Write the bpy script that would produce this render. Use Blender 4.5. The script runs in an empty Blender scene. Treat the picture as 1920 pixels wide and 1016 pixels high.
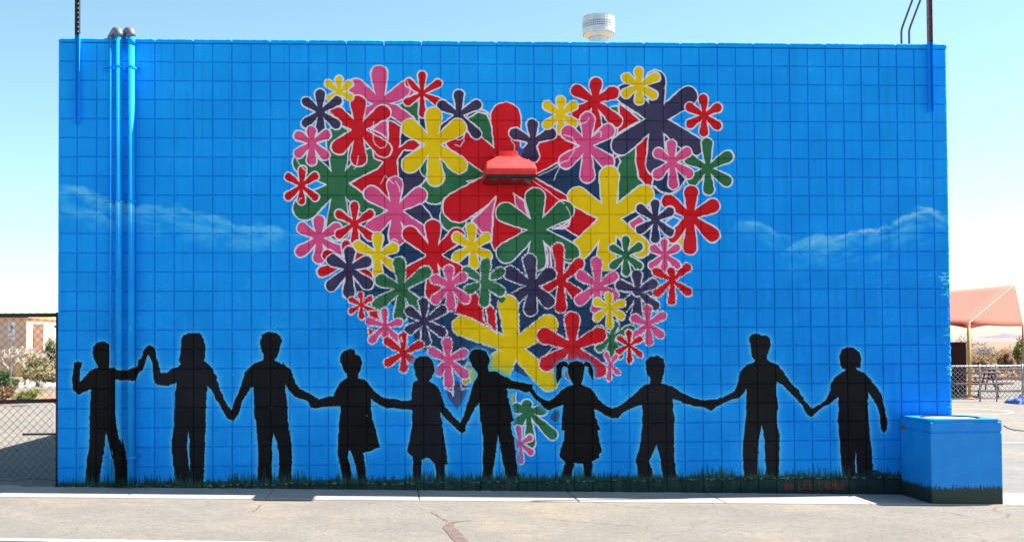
import bpy, bmesh, math, random
import numpy as np
from mathutils import Vector, Matrix, noise as mn

random.seed(7); RNG = np.random.default_rng(7)
SC = bpy.context.scene
COL = SC.collection

# ------------------------------------------------------------------ camera
F_PX, CX, CY = 2040.0, 850.0, 596.2064
CAM_X, CAM_D, CAM_Z = 3.5999171, 11.7348454, 1.4905788
YAW, PITCH, ROLL = -0.0504685, 0.0234623, 0.0057985
def _rot(y, p, r):
    return Matrix.Rotation(y, 3, 'Z') @ Matrix.Rotation(p, 3, 'X') @ Matrix.Rotation(r, 3, 'Y')
ROT = _rot(YAW, PITCH, ROLL)
cd = bpy.data.cameras.new('camera'); cam = bpy.data.objects.new('camera', cd); COL.objects.link(cam)
m = Matrix.Identity(4)
for i in range(3):
    m[i][0] = ROT[i][0]; m[i][1] = ROT[i][2]; m[i][2] = -ROT[i][1]
m.translation = Vector((CAM_X, -CAM_D, CAM_Z))
cam.matrix_world = m
cd.sensor_width = 36; cd.lens = 36 * F_PX / 1920
cd.shift_x = (960 - CX) / 1920; cd.shift_y = (CY - 508) / 1920
cd.clip_start = 0.1; cd.clip_end = 12000
SC.camera = cam

# ------------------------------------------------------------------ light
SUN = Vector((0.70, 0.106, 1.0)).normalized()
w = bpy.data.worlds.new('World'); SC.world = w; w.use_nodes = True
nt = w.node_tree; nt.nodes.clear()
out = nt.nodes.new('ShaderNodeOutputWorld'); bg = nt.nodes.new('ShaderNodeBackground')
sky = nt.nodes.new('ShaderNodeTexSky'); sky.sky_type = 'NISHITA'; sky.sun_disc = False
sky.sun_elevation = math.asin(SUN.z); sky.sun_rotation = math.atan2(SUN.x, SUN.y)
sky.altitude = 600; sky.air_density = 1.0; sky.dust_density = 1.0; sky.ozone_density = 0.25
bg.inputs['Strength'].default_value = 0.075
tint = nt.nodes.new('ShaderNodeMix'); tint.data_type = 'RGBA'; tint.blend_type = 'MULTIPLY'; tint.inputs[0].default_value = 1
tint.inputs[7].default_value = (.90, 1.065, .96, 1)      # desert air: a touch more cyan than the model's blue
nt.links.new(sky.outputs[0], tint.inputs[6]); nt.links.new(tint.outputs[2], bg.inputs[0]); nt.links.new(bg.outputs[0], out.inputs[0])
ld = bpy.data.lights.new('sun', 'SUN'); ld.energy = 5.0; ld.angle = math.radians(0.53); ld.color = (1.0, 0.955, 0.90)
lo = bpy.data.objects.new('sun', ld); COL.objects.link(lo)
lo.rotation_euler = SUN.to_track_quat('Z', 'Y').to_euler()
SC.view_settings.view_transform = 'Standard'; SC.view_settings.look = 'None'
SC.view_settings.gamma = 1; SC.view_settings.use_curve_mapping = False
SC.view_settings.exposure = 1.60

# ------------------------------------------------------------------ survey: photograph point -> place
def ray(u, v, Y=0.0):
    """X, Z of a point that shows at photograph pixel u, v and stands at depth Y"""
    d = ROT @ Vector(((u - CX) / F_PX, 1.0, -(v - CY) / F_PX))
    t = (Y + CAM_D) / d.y
    return CAM_X + t * d.x, CAM_Z + t * d.z
def ground_z(x, y=0.0):
    return -0.008 - 0.0215 * min(max(x, -1.5), 10.5)
def gpt(u, v, z=None):
    d = ROT @ Vector(((u - CX) / F_PX, 1.0, -(v - CY) / F_PX))
    zz = -0.1 if z is None else z
    for _ in range(4):
        t = (zz - CAM_Z) / d.z
        x = CAM_X + t * d.x; y = -CAM_D + t * d.y
        if z is None: zz = ground_z(x)
    return Vector((x, y, zz))

# ------------------------------------------------------------------ helpers
def finish(o, parent):
    COL.objects.link(o)
    if parent is not None: o.parent = parent
    return o
def mesh_obj(name, verts, faces, mat, parent=None, smooth=False):
    me = bpy.data.meshes.new(name); me.from_pydata([tuple(v) for v in verts], [], faces)
    me.materials.append(mat)
    if smooth: me.polygons.foreach_set('use_smooth', [True] * len(me.polygons))
    me.update()
    return finish(bpy.data.objects.new(name, me), parent)
def tag(o, label, cat, group=None):
    o['label'] = label; o['category'] = cat
    if group: o['group'] = group
    return o
def thing(name, label, cat, loc=(0, 0, 0), group=None):
    o = bpy.data.objects.new(name, None); COL.objects.link(o); o.location = loc
    o.empty_display_size = .2
    return tag(o, label, cat, group)
def structure(o): o['kind'] = 'structure'; return o
def stuff(o): o['kind'] = 'stuff'; return o

class MB:
    """collects simple solids into one mesh (world coordinates, made local to a thing by origin)"""
    def __init__(s, org=(0, 0, 0)): s.v = []; s.f = []; s.o = Vector(org)
    def add(s, vs, fs):
        n = len(s.v); s.v += [Vector(v) - s.o for v in vs]; s.f += [tuple(i + n for i in f) for f in fs]; return s
    def box(s, x0, x1, y0, y1, z0, z1):
        return s.add([(x0, y0, z0), (x1, y0, z0), (x1, y1, z0), (x0, y1, z0), (x0, y0, z1), (x1, y0, z1), (x1, y1, z1), (x0, y1, z1)],
                     [(0, 3, 2, 1), (4, 5, 6, 7), (0, 1, 5, 4), (1, 2, 6, 5), (2, 3, 7, 6), (3, 0, 4, 7)])
    def cbox(s, x0, x1, y0, y1, z0, z1, c=.004):
        """box with chamfered edges"""
        bm = bmesh.new(); bmesh.ops.create_cube(bm, size=1)
        for v in bm.verts:
            v.co = Vector((x0 + (v.co.x + .5) * (x1 - x0), y0 + (v.co.y + .5) * (y1 - y0), z0 + (v.co.z + .5) * (z1 - z0)))
        bmesh.ops.bevel(bm, geom=bm.edges[:], offset=c, segments=1, affect='EDGES')
        bm.verts.index_update()
        s.add([v.co for v in bm.verts], [[v.index for v in f.verts] for f in bm.faces]); bm.free(); return s
    def block(s, x0, x1, z0, z1, y0=0.0, y1=.19, c=.0035):
        """masonry face: chamfer only round the front"""
        return s.add([(x0, y1, z0), (x1, y1, z0), (x1, y1, z1), (x0, y1, z1),
                      (x0, y0 + c, z0), (x1, y0 + c, z0), (x1, y0 + c, z1), (x0, y0 + c, z1),
                      (x0 + c, y0, z0 + c), (x1 - c, y0, z0 + c), (x1 - c, y0, z1 - c), (x0 + c, y0, z1 - c)],
                     [(0, 1, 5, 4), (1, 2, 6, 5), (2, 3, 7, 6), (3, 0, 4, 7),
                      (4, 5, 9, 8), (5, 6, 10, 9), (6, 7, 11, 10), (7, 4, 8, 11), (8, 9, 10, 11)])
    def tube(s, pts, r, n=10, caps=True, r1=None):
        pts = [Vector(p) for p in pts]; rings = []
        up = Vector((0, 0, 1)); prev = None
        for i, p in enumerate(pts):
            t = (pts[min(i + 1, len(pts) - 1)] - pts[max(i - 1, 0)]).normalized()
            if prev is None:
                a = t.cross(up if abs(t.z) < .9 else Vector((1, 0, 0))).normalized()
            else:
                a = (prev - t * prev.dot(t)).normalized()
            prev = a; b = t.cross(a)
            rr = r if r1 is None else r + (r1 - r) * i / (len(pts) - 1)
            rings.append([p + (a * math.cos(2 * math.pi * k / n) + b * math.sin(2 * math.pi * k / n)) * rr for k in range(n)])
        vs = [v for ring in rings for v in ring]; fs = []
        for i in range(len(pts) - 1):
            for k in range(n):
                a0 = i * n + k; a1 = i * n + (k + 1) % n
                fs.append((a0, a1, a1 + n, a0 + n))
        if caps:
            fs.append(tuple(range(n - 1, -1, -1))); fs.append(tuple(range(len(vs) - n, len(vs))))
        return s.add(vs, fs)
    def lathe(s, prof, c, n=32, caps=True):
        vs = []; fs = []
        for r, z in prof:
            vs += [(c[0] + r * math.cos(2 * math.pi * k / n), c[1] + r * math.sin(2 * math.pi * k / n), c[2] + z) for k in range(n)]
        for i in range(len(prof) - 1):
            for k in range(n):
                a0 = i * n + k; a1 = i * n + (k + 1) % n
                fs.append((a0, a1, a1 + n, a0 + n))
        if caps: fs.append(tuple(range(n - 1, -1, -1))); fs.append(tuple(range(len(vs) - n, len(vs))))
        return s.add(vs, fs)
    def build(s, name, mat, parent=None, smooth=False):
        return mesh_obj(name, s.v, s.f, mat, parent, smooth)

# ------------------------------------------------------------------ materials
def lin(c):
    return tuple(((x / 255) / 12.92 if x / 255 <= .04045 else ((x / 255 + .055) / 1.055) ** 2.4) for x in c) + (1,)
def new_mat(name, rough=.6, spec=.4, metal=0):
    mt = bpy.data.materials.new(name); mt.use_nodes = True
    b = mt.node_tree.nodes['Principled BSDF']
    b.inputs['Roughness'].default_value = rough; b.inputs['Specular IOR Level'].default_value = spec
    b.inputs['Metallic'].default_value = metal
    return mt, mt.node_tree, b
def N(nt, t, **kw):
    n = nt.nodes.new(t)
    for k, v in kw.items():
        if k in n.inputs.keys(): n.inputs[k].default_value = v
        else: setattr(n, k, v)
    return n
def noise_fac(nt, scale, detail=4, rough=.6, lo=.35, hi=.65, vec=None, stretch=None):
    tc = N(nt, 'ShaderNodeTexCoord'); src = tc.outputs['Object'] if vec is None else vec
    if stretch:
        mp = N(nt, 'ShaderNodeMapping'); mp.inputs['Scale'].default_value = stretch
        nt.links.new(src, mp.inputs[0]); src = mp.outputs[0]
    n = N(nt, 'ShaderNodeTexNoise'); n.inputs['Scale'].default_value = scale; n.inputs['Detail'].default_value = detail
    n.inputs['Roughness'].default_value = rough
    nt.links.new(src, n.inputs['Vector'])
    r = N(nt, 'ShaderNodeMapRange'); r.inputs['From Min'].default_value = lo; r.inputs['From Max'].default_value = hi
    nt.links.new(n.outputs['Fac'], r.inputs['Value'])
    return r.outputs[0]
def mix(nt, fac, a, b, blend='MIX'):
    x = N(nt, 'ShaderNodeMix', data_type='RGBA', blend_type=blend)
    for s, val in ((0, fac), (6, a), (7, b)):
        if isinstance(val, bpy.types.NodeSocket): nt.links.new(val, x.inputs[s])
        else: x.inputs[s].default_value = val
    return x.outputs[2]
def math_n(nt, op, a, b=0.0, c=None):
    x = N(nt, 'ShaderNodeMath', operation=op)
    for s, val in ((0, a), (1, b), (2, c)):
        if val is None: continue
        if isinstance(val, bpy.types.NodeSocket): nt.links.new(val, x.inputs[s])
        else: x.inputs[s].default_value = val
    return x.outputs[0]
def bump(nt, b, h, dist=.002, strength=1.0):
    bp = N(nt, 'ShaderNodeBump'); bp.inputs['Distance'].default_value = dist
    if isinstance(strength, bpy.types.NodeSocket): nt.links.new(strength, bp.inputs['Strength'])
    else: bp.inputs['Strength'].default_value = strength
    nt.links.new(h, bp.inputs['Height']); nt.links.new(bp.outputs[0], b.inputs['Normal'])
def simple(name, c1, c2, scale=6, rough=.6, spec=.3, metal=0, bscale=None, bdist=.002, lo=.35, hi=.65, stretch=None):
    mt, t, b = new_mat(name, rough, spec, metal)
    f = noise_fac(t, scale, 5, .65, lo, hi, stretch=stretch)
    t.links.new(mix(t, f, lin(c1), lin(c2)), b.inputs['Base Color'])
    if bscale: bump(t, b, noise_fac(t, bscale, 4, .7, 0, 1), bdist)
    return mt

M = {}
M['blue'] = simple('blue_paint', (11, 130, 224), (14, 142, 230), 5, .5, .35, bscale=90, bdist=.0015)
M['red_lamp'] = simple('red_paint', (214, 38, 40), (228, 56, 52), 8, .6, .3, bscale=60, bdist=.0006)
M['lens'] = simple('dark_lens', (38, 22, 22), (58, 30, 28), 9, .25, .5)
M['steel'] = simple('galvanised_steel', (150, 150, 155), (175, 175, 178), 20, .45, .5, .6)
M['dark_steel'] = simple('weathered_dark_steel', (58, 50, 62), (82, 66, 70), 30, .6, .4, .2)
M['rust'] = simple('rusty_steel', (96, 60, 62), (150, 120, 120), 30, .7, .3, .2)
M['grey_pvc'] = simple('grey_pvc', (96, 96, 112), (118, 116, 130), 12, .5, .4)
M['conduit_purple'] = simple('purple_grey_conduit', (70, 62, 98), (88, 80, 116), 12, .5, .4)
M['vent_metal'] = simple('pale_vent_metal', (192, 184, 174), (212, 205, 196), 14, .5, .4, bscale=30, bdist=.002)
M['vent_cream'] = simple('cream_vent_collar', (196, 170, 130), (214, 198, 170), 14, .6, .3)
M['black_void'] = simple('dark_inside', (14, 13, 15), (22, 20, 22), 5, .9, .1)
M['concrete'] = simple('pale_concrete', (150, 142, 134), (172, 163, 152), 3, .9, .15, bscale=120, bdist=.002)
M['gravel_roof'] = simple('roof_membrane', (150, 150, 148), (172, 170, 166), 3, .9, .1, bscale=50)
M['white_line'] = simple('white_road_paint', (205, 203, 198), (150, 143, 134), 9, .7, .3, lo=.5, hi=.8)
M['tar'] = simple('crack_sealer', (88, 76, 70), (112, 98, 90), 10, .6, .3, bscale=40)
M['crack'] = simple('crack_dirt', (60, 52, 46), (92, 80, 70), 20, .95, .05)
M['fence_black'] = simple('dark_fence_pipe', (46, 48, 58), (66, 68, 78), 14, .5, .4, .3)
M['wire_dark'] = simple('dark_fence_wire', (44, 42, 44), (62, 58, 56), 20, .5, .4, .3)
M['wire_grey'] = simple('galvanised_wire', (150, 150, 154), (176, 176, 180), 20, .5, .4, .2)
M['canopy'] = simple('salmon_canopy_fabric', (186, 110, 96), (198, 122, 108), 2, .8, .15, bscale=200, bdist=.0008)
M['canopy_seam'] = simple('canopy_seam', (214, 150, 136), (222, 160, 146), 4, .8, .15)
M['ochre'] = simple('ochre_post_paint', (176, 132, 72), (192, 148, 90), 6, .5, .3)
M['maroon'] = simple('maroon_coated_boards', (88, 44, 42), (112, 58, 52), 8, .6, .3)
M['maroon_dark'] = simple('dark_maroon_siding', (52, 22, 22), (66, 30, 28), 8, .7, .2, bscale=20)
M['black_metal'] = simple('black_frame', (30, 28, 32), (44, 42, 46), 8, .5, .4)
M['tarp'] = simple('blue_tarp', (24, 62, 150), (60, 100, 180), 4, .45, .4, bscale=12, bdist=.02)
M['stucco_pink'] = simple('pink_stucco', (204, 172, 156), (214, 186, 170), 2, .9, .1, bscale=20)
M['stucco_tan'] = simple('tan_stucco', (206, 170, 116), (214, 182, 134), 2, .9, .1, bscale=20)
M['glass'] = simple('dark_window', (44, 52, 60), (70, 80, 90), 2, .15, .6)
M['sign_white'] = simple('white_sign', (214, 214, 216), (224, 224, 226), 5, .4, .4)
M['sign_red'] = simple('red_sign_print', (190, 30, 40), (200, 40, 48), 5, .5, .3)
M['red_curb'] = simple('red_kerb_paint', (190, 40, 46), (206, 84, 84), 4, .7, .2)
M['bark'] = simple('grey_bark', (150, 134, 120), (184, 168, 152), 8, .9, .1, bscale=20)
M['twig'] = simple('pale_twigs', (186, 168, 150), (206, 190, 174), 8, .9, .1)
M['leaf_olive'] = simple('olive_leaves', (96, 100, 44), (132, 132, 66), 1.5, .7, .2)
M['leaf_green'] = simple('dark_green_leaves', (46, 68, 36), (84, 102, 52), 1.5, .7, .2)
M['leaf_dusty'] = simple('dusty_shrub', (126, 118, 82), (152, 140, 106), 1.5, .8, .1)
M['leaf_brown'] = simple('brown_brush', (120, 92, 64), (158, 128, 94), 1.5, .8, .1)
M['leaf_red'] = simple('red_brown_brush', (116, 66, 52), (140, 92, 70), 1.5, .8, .1)
M['leaf_grey'] = simple('grey_dry_brush', (138, 126, 120), (166, 154, 148), 1.5, .8, .1)
M['mountain'] = simple('haze_toned_rock', (124, 114, 120), (146, 134, 138), .004, .95, .05, bscale=.02, bdist=12)  # distance haze is put into this pale grey-violet colour
M['pebble'] = simple('pale_chips', (160, 152, 140), (200, 196, 188), 60, .8, .2)

def canopy_fabric():
    mt, t, b = new_mat('translucent_salmon_fabric', .85, .1)
    b.inputs['Base Color'].default_value = lin((198, 128, 114))
    tr = N(t, 'ShaderNodeBsdfTranslucent'); tr.inputs['Color'].default_value = lin((222, 122, 84))
    mx = N(t, 'ShaderNodeMixShader'); mx.inputs[0].default_value = .35
    o = t.nodes['Material Output']; t.links.new(b.outputs[0], mx.inputs[1]); t.links.new(tr.outputs[0], mx.inputs[2]); t.links.new(mx.outputs[0], o.inputs['Surface'])
    return mt
M['canopy'] = canopy_fabric()
# asphalt
def asphalt():
    mt, t, b = new_mat('sunbaked_asphalt', .9, .15)
    f1 = noise_fac(t, 15, 8, .9, .42, .64); f2 = noise_fac(t, 1.1, 6, .65, .35, .65)
    f3 = noise_fac(t, 3.0, 6, .7, .5, .68, stretch=(1, 2.2, 1)); f4 = noise_fac(t, .55, 4, .6, .52, .70)
    f5 = noise_fac(t, 26, 5, .8, .60, .72)
    c = mix(t, f2, lin((122, 118, 112)), lin((136, 131, 123)))
    c = mix(t, math_n(t, 'MULTIPLY', f1, .75), c, lin((98, 92, 87)))
    c = mix(t, math_n(t, 'MULTIPLY', f3, .7), c, lin((118, 109, 100)))
    c = mix(t, math_n(t, 'MULTIPLY', f4, .2), c, lin((164, 138, 102)))
    c = mix(t, math_n(t, 'MULTIPLY', f5, .7), c, lin((176, 170, 160)))
    # fine cracks
    tc = N(t, 'ShaderNodeTexCoord'); mp = N(t, 'ShaderNodeMapping'); t.links.new(tc.outputs['Object'], mp.inputs[0])
    nz = N(t, 'ShaderNodeTexNoise'); nz.inputs['Scale'].default_value = 1.4; nz.inputs['Detail'].default_value = 6; t.links.new(mp.outputs[0], nz.inputs['Vector'])
    ad = N(t, 'ShaderNodeVectorMath', operation='MULTIPLY_ADD'); t.links.new(nz.outputs['Color'], ad.inputs[0]); ad.inputs[1].default_value = (.9, .9, 0); t.links.new(mp.outputs[0], ad.inputs[2])
    vo = N(t, 'ShaderNodeTexVoronoi', feature='DISTANCE_TO_EDGE'); vo.inputs['Scale'].default_value = .42; t.links.new(ad.outputs[0], vo.inputs['Vector'])
    r = N(t, 'ShaderNodeMapRange'); r.inputs['From Min'].default_value = 0; r.inputs['From Max'].default_value = .0035; r.inputs['To Min'].default_value = 1; r.inputs['To Max'].default_value = 0
    t.links.new(vo.outputs['Distance'], r.inputs['Value'])
    gate = noise_fac(t, .9, 3, .5, .48, .58)
    cf = math_n(t, 'MULTIPLY', math_n(t, 'MULTIPLY', r.outputs[0], gate), .55)
    c = mix(t, cf, c, lin((66, 58, 52)))
    t.links.new(c, b.inputs['Base Color'])
    bump(t, b, noise_fac(t, 60, 7, .85, 0, 1), .012, .9)
    return mt
M['asphalt'] = asphalt()
def sand():
    return simple('pale_desert_sand', (118, 102, 82), (140, 122, 100), .6, .95, .1, bscale=12, bdist=.02)
M['sand'] = sand()
#MURAL_BEGIN
# ------------------------------------------------------------------ the mural, drawn as flat paint in wall metres
WX0, WX1, WZ0, WZ1, PPM = -0.06, 9.82, -0.36, 4.84, 350
CW, CH = int((WX1 - WX0) * PPM), int((WZ1 - WZ0) * PPM)
_c4 = [np.array(ray(*p)) for p in ((0, 0), (1920, 0), (1920, 1016), (0, 1016))]
def _homog():
    src = [(0, 0), (1920, 0), (1920, 1016), (0, 1016)]; A = []; B = []
    for (u, v), (x, z) in zip(src, _c4):
        A.append([u, v, 1, 0, 0, 0, -u * x, -v * x]); B.append(x)
        A.append([0, 0, 0, u, v, 1, -u * z, -v * z]); B.append(z)
    h = np.linalg.solve(np.array(A, float), np.array(B, float)); return np.append(h, 1).reshape(3, 3)
HM = _homog()
def P(pts):
    """survey points -> canvas pixels (row 0 at the foot of the wall)"""
    q = np.atleast_2d(np.array(pts, float)); q = np.c_[q, np.ones(len(q))] @ HM.T
    return np.stack([(q[:, 0] / q[:, 2] - WX0) * PPM, (q[:, 1] / q[:, 2] - WZ0) * PPM], 1)
def Zm(ox, oy, s, pts): return [(ox + x / s, oy + y / s) for x, y in pts]
def vnoise(cell, cellx=None, seed=0):
    r = np.random.default_rng(seed); cellx = cellx or cell
    gh, gw = int(CH / cell) + 3, int(CW / cellx) + 3
    g = r.random((gh, gw), dtype=np.float32)
    y = np.arange(CH, dtype=np.float32) / cell; x = np.arange(CW, dtype=np.float32) / cellx
    yi = y.astype(int); xi = x.astype(int); fy = y - yi; fx = x - xi
    fy = (fy * fy * (3 - 2 * fy))[:, None]; fx = (fx * fx * (3 - 2 * fx))[None]
    a = g[yi] * (1 - fy) + g[yi + 1] * fy
    return a[:, xi] * (1 - fx) + a[:, xi + 1] * fx
n_big = vnoise(420, seed=1); n_mid = vnoise(90, seed=2); n_sm = vnoise(22, seed=3); n_px = vnoise(4, seed=4); n_w1 = vnoise(14, seed=5); n_w2 = vnoise(14, seed=6); n_f = vnoise(2.2, seed=8)
def rgb(*c): return np.array(c, np.float32) / 255
YY, XX = np.mgrid[0:CH, 0:CW].astype(np.float32)
warpx = (n_w1 - .5) * 3.4; warpy = (n_w2 - .5) * 3.4
VV = (YY / PPM + WZ0)                     # height up the wall
C = np.empty((CH, CW, 3), np.float32)
t_ = np.clip((VV - 0) / 4.7, 0, 1)[..., None]
C[:] = rgb(11, 135, 226) * (1 - t_) + rgb(15, 152, 237) * t_
tx = np.clip((XX / PPM + WX0 - 6.2) / 3.5, 0, 1)[..., None]
C += (rgb(12, 144, 234) - rgb(15, 152, 237)) * tx * .75
C += ((n_big - .5) * .035 + (n_mid - .5) * .03)[..., None] * np.array([.7, 1, .8], np.float32)
_bi = ((XX / PPM + WX0) / .2036).astype(int) % 97; _bj = (np.clip(4.7285 - VV, 0, 9) / .2045).astype(int) % 61
C *= (1 + (np.random.default_rng(91).random((61, 97)).astype(np.float32)[_bj, _bi] - .5) * .035)[..., None]
n_drip = vnoise(260, 9, 71) * .6 + vnoise(120, 5, 72) * .4
C *= (1 - np.clip(n_drip - .62, 0, 1) * .22)[..., None]; C += (np.clip(.3 - n_drip, 0, 1) * .12)[..., None]
C += (np.clip(n_px * n_mid - .62, 0, 1) * .35)[..., None]
C += ((n_sm - .5) * .02 * np.clip(1.6 - VV / 2.6, .25, 1.3))[..., None]
def put(mask, col, sl=None):
    a = np.clip(mask, 0, 1)[..., None]
    tgt = C if sl is None else C[sl]
    tgt[:] = tgt * (1 - a) + np.asarray(col, np.float32) * a
def bbox(q, pad):
    x0, y0 = np.floor(q.min(0) - pad).astype(int); x1, y1 = np.ceil(q.max(0) + pad).astype(int)
    return slice(max(y0, 0), min(y1, CH)), slice(max(x0, 0), min(x1, CW))
def poly_mask(q, sl, warp=1.0):
    x = XX[sl] + warpx[sl] * warp; y = YY[sl] + warpy[sl] * warp
    ins = np.zeros(x.shape, bool); n = len(q)
    for i in range(n):
        xa, ya = q[i]; xb, yb = q[(i + 1) % n]
        if ya == yb: continue
        c = (ya > y) != (yb > y)
        ins ^= c & (x < (xb - xa) * (y - ya) / (yb - ya) + xa)
    return ins
def seg_dist(x, y, a, b):
    d = b - a; L = max((d ** 2).sum(), 1e-6)
    t = np.clip(((x - a[0]) * d[0] + (y - a[1]) * d[1]) / L, 0, 1)
    return np.hypot(x - a[0] - t * d[0], y - a[1] - t * d[1]), t
K = PPM / 176.0                            # canvas pixels per survey pixel
WHITE = rgb(222, 214, 226)
def outline(d, sl, wpx, rough):
    wv = wpx * (.78 + .5 * n_sm[sl])
    a = np.clip(wv - d + .5, 0, 1)
    if rough > 0:
        e = n_f[sl] * .6 + n_px[sl] * .4
        a = a * np.clip((e - .30 * rough) * 7, 0, 1) + np.clip(wv + 2.2 - d, 0, 1) * (e > .66) * rough * .8
    return np.clip(a, 0, 1) * .96
def line(pts, wpx=3.3, col=WHITE, rough=0, alpha=1.0, close=False):
    q = P(pts); sl = bbox(q, 12); x = XX[sl] + warpx[sl]; y = YY[sl] + warpy[sl]
    d = np.full(x.shape, 1e9, np.float32)
    for i in range(len(q) - (0 if close else 1)):
        d = np.minimum(d, seg_dist(x, y, q[i], q[(i + 1) % len(q)])[0])
    put(outline(d, sl, wpx * K / 2, rough) * alpha, col, sl)
def poly(col, pts, out=True, rough=0, alpha=1.0):
    q = P(pts); sl = bbox(q, 6)
    put(poly_mask(q, sl) * alpha, rgb(*col) + (n_mid[sl][..., None] - .5) * .035, sl)
    if out: line(pts + [pts[0]], rough=rough)
RED, PNK, GRN, YEL, NVY, BAS = (200, 24, 36), (214, 76, 128), (50, 104, 70), (226, 186, 12), (62, 56, 86), (38, 60, 92)
def flower(col, c, tips, rk=.215, out=3.0, rough=None, r0k=.42):
    rk *= 1.05
    if rough is None: rough = min(max((c[1] - 485) / 40, 0), 1)
    cc = P([c])[0]; tt = P(tips); L = np.hypot(*(tt - cc).T); r1 = rk * L.mean(); r0 = r0k * r1
    sl = bbox(np.vstack([tt, cc[None]]), 16)
    x = XX[sl] + warpx[sl]; y = YY[sl] + warpy[sl]; d = np.full(x.shape, 1e9, np.float32)
    for t, l in zip(tt, L):
        e = cc + (t - cc) * max(1 - r1 / l, .2)
        dd, tpar = seg_dist(x, y, cc, e)
        tp = np.clip(tpar, 0, 1)
        d = np.minimum(d, dd - (r0 + (r1 - r0) * np.minimum(tp * 1.06, 1)))
    dc = np.hypot(x - cc[0], y - cc[1]) - r1 * .98; d = np.minimum(d, dc)
    tone = ((n_mid[sl] - .5) * .05 + (n_sm[sl] - .5) * (.02 + .03 * rough))[..., None]
    put(np.clip(.5 - d, 0, 1), rgb(*col) + tone, sl)
    put(outline(np.abs(d), sl, out * K / 2, rough), WHITE, sl)

# painted clouds: soft puffs dabbed along a line, crisp above and fading below
def cloud(pts, wid, a, seed, n=60, warm=0.0, rx=(9, 26)):
    r = np.random.default_rng(seed); q = P(pts); seg = np.hypot(*np.diff(q, axis=0).T); cum = np.r_[0, np.cumsum(seg)]
    for _ in range(n):
        t = r.random() * cum[-1]; i = min(np.searchsorted(cum, t, 'right') - 1, len(seg) - 1); c = q[i] + (q[i + 1] - q[i]) * (t - cum[i]) / seg[i]
        dep = r.random() ** 1.8; cx_, cy_ = c[0], c[1] - dep * wid * K
        rx_ = K * r.uniform(*rx); ry_ = rx_ * r.uniform(.3, .55); ed = min(t, cum[-1] - t) / (60 * K); al = a * min(ed + .15, 1) * (1 - .75 * dep) * r.uniform(.35, 1)
        sl = bbox(np.array([[cx_, cy_]]), int(rx_ * 1.3) + 3)
        if sl[0].stop <= sl[0].start or sl[1].stop <= sl[1].start: continue
        dx = (XX[sl] - cx_ + (n_sm[sl] - .5) * 10) / rx_; dy = (YY[sl] - cy_ + (n_w1[sl] - .5) * 7 + (n_sm[sl] - .5) * 5 - (q[i + 1][1] - q[i][1]) / seg[i] * (XX[sl] - cx_)) / ry_
        e = np.where(dy > 0, np.hypot(dx, dy), np.hypot(dx, dy * .5)); shade = np.clip((1 - e) * np.where(dy > 0, 3.2, 1.2), 0, 1) * np.clip(.62 + dy * .55, .1, 1) * (.7 + .5 * n_px[sl])
        put(shade * al, rgb(96 + 110 * warm, 186 + 20 * warm, 236 - 2 * warm), sl)
cloud([(100, 366), (130, 356), (170, 366), (205, 380), (262, 394), (330, 394), (400, 410), (450, 426), (520, 434), (570, 448)], 50, .62, 20, 230)
cloud([(100, 398), (120, 392), (160, 397), (200, 412), (215, 420)], 30, .5, 23, 55)
cloud([(109, 354), (130, 349), (155, 352), (180, 364), (215, 380)], 6, .40, 26, 34, .45, (6, 16))
cloud([(255, 390), (272, 384), (290, 388), (318, 394)], 6, .34, 28, 22, .4, (6, 16)); cloud([(322, 386), (335, 384), (350, 396)], 5, .34, 27, 16, .5, (6, 14))
cloud([(372, 396), (400, 404), (420, 408), (434, 420)], 6, .4, 29, 26, .7, (5, 13)); cloud([(470, 424), (488, 422), (500, 434)], 8, .3, 30, 14, .2)
cloud([(320, 432), (380, 430), (440, 436), (530, 446)], 34, .42, 32, 60)
cloud([(1375, 428), (1388, 416), (1430, 422), (1452, 438), (1480, 446)], 34, .5, 35, 60, .1)
cloud([(1470, 472), (1490, 462), (1530, 446), (1570, 446), (1620, 434), (1660, 426), (1700, 408), (1740, 398), (1765, 404), (1790, 418)], 66, .58, 38, 190)
cloud([(1480, 468), (1500, 464), (1515, 456)], 5, .5, 39, 16, .5, (5, 12)); cloud([(1518, 456), (1535, 446), (1548, 444), (1556, 452)], 8, .62, 41, 26, .7, (6, 15))
cloud([(1552, 453), (1570, 447), (1590, 438), (1650, 432)], 4, .5, 42, 36, .8, (5, 14)); cloud([(1612, 434), (1650, 430), (1658, 420), (1670, 426)], 6, .62, 43, 26, .9, (5, 13))
cloud([(1672, 422), (1690, 408), (1712, 404), (1728, 408)], 7, .6, 44, 34, .85, (6, 15)); cloud([(1700, 400), (1720, 391), (1745, 393), (1762, 404), (1768, 418)], 9, .45, 47, 40, .5, (7, 16))

# dark ground colour inside the heart
poly(BAS, [(602, 300), (640, 205), (700, 225), (760, 205), (800, 215), (850, 235), (905, 300), (1000, 300), (1060, 240), (1110, 220), (1165, 200), (1280, 262), (1289, 335),
           (1272, 362), (1240, 365), (1215, 362), (1207, 380), (1210, 420), (1225, 440), (1270, 445), (1245, 500), (1238, 520), (1206, 590), (1170, 640), (1120, 690), (1050, 690), (1030, 712),
           (985, 706), (900, 660), (850, 700), (800, 660), (778, 640), (764, 596), (735, 570), (710, 562), (692, 580), (668, 545), (652, 520), (625, 470), (655, 458), (640, 380), (616, 350)], out=False)
flower(GRN, (634, 346), [(634, 236), (552, 292), (716, 288), (553, 404), (718, 400), (634, 452)], .215)
flower(PNK, (713, 195), [(710, 123), (654, 154), (775, 160), (778, 228), (716, 284), (655, 240)], .205)
flower(NVY, (762, 362), [(765, 279), (848, 364), (800, 300), (742, 300), (760, 440), (800, 430)], .24)
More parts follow.
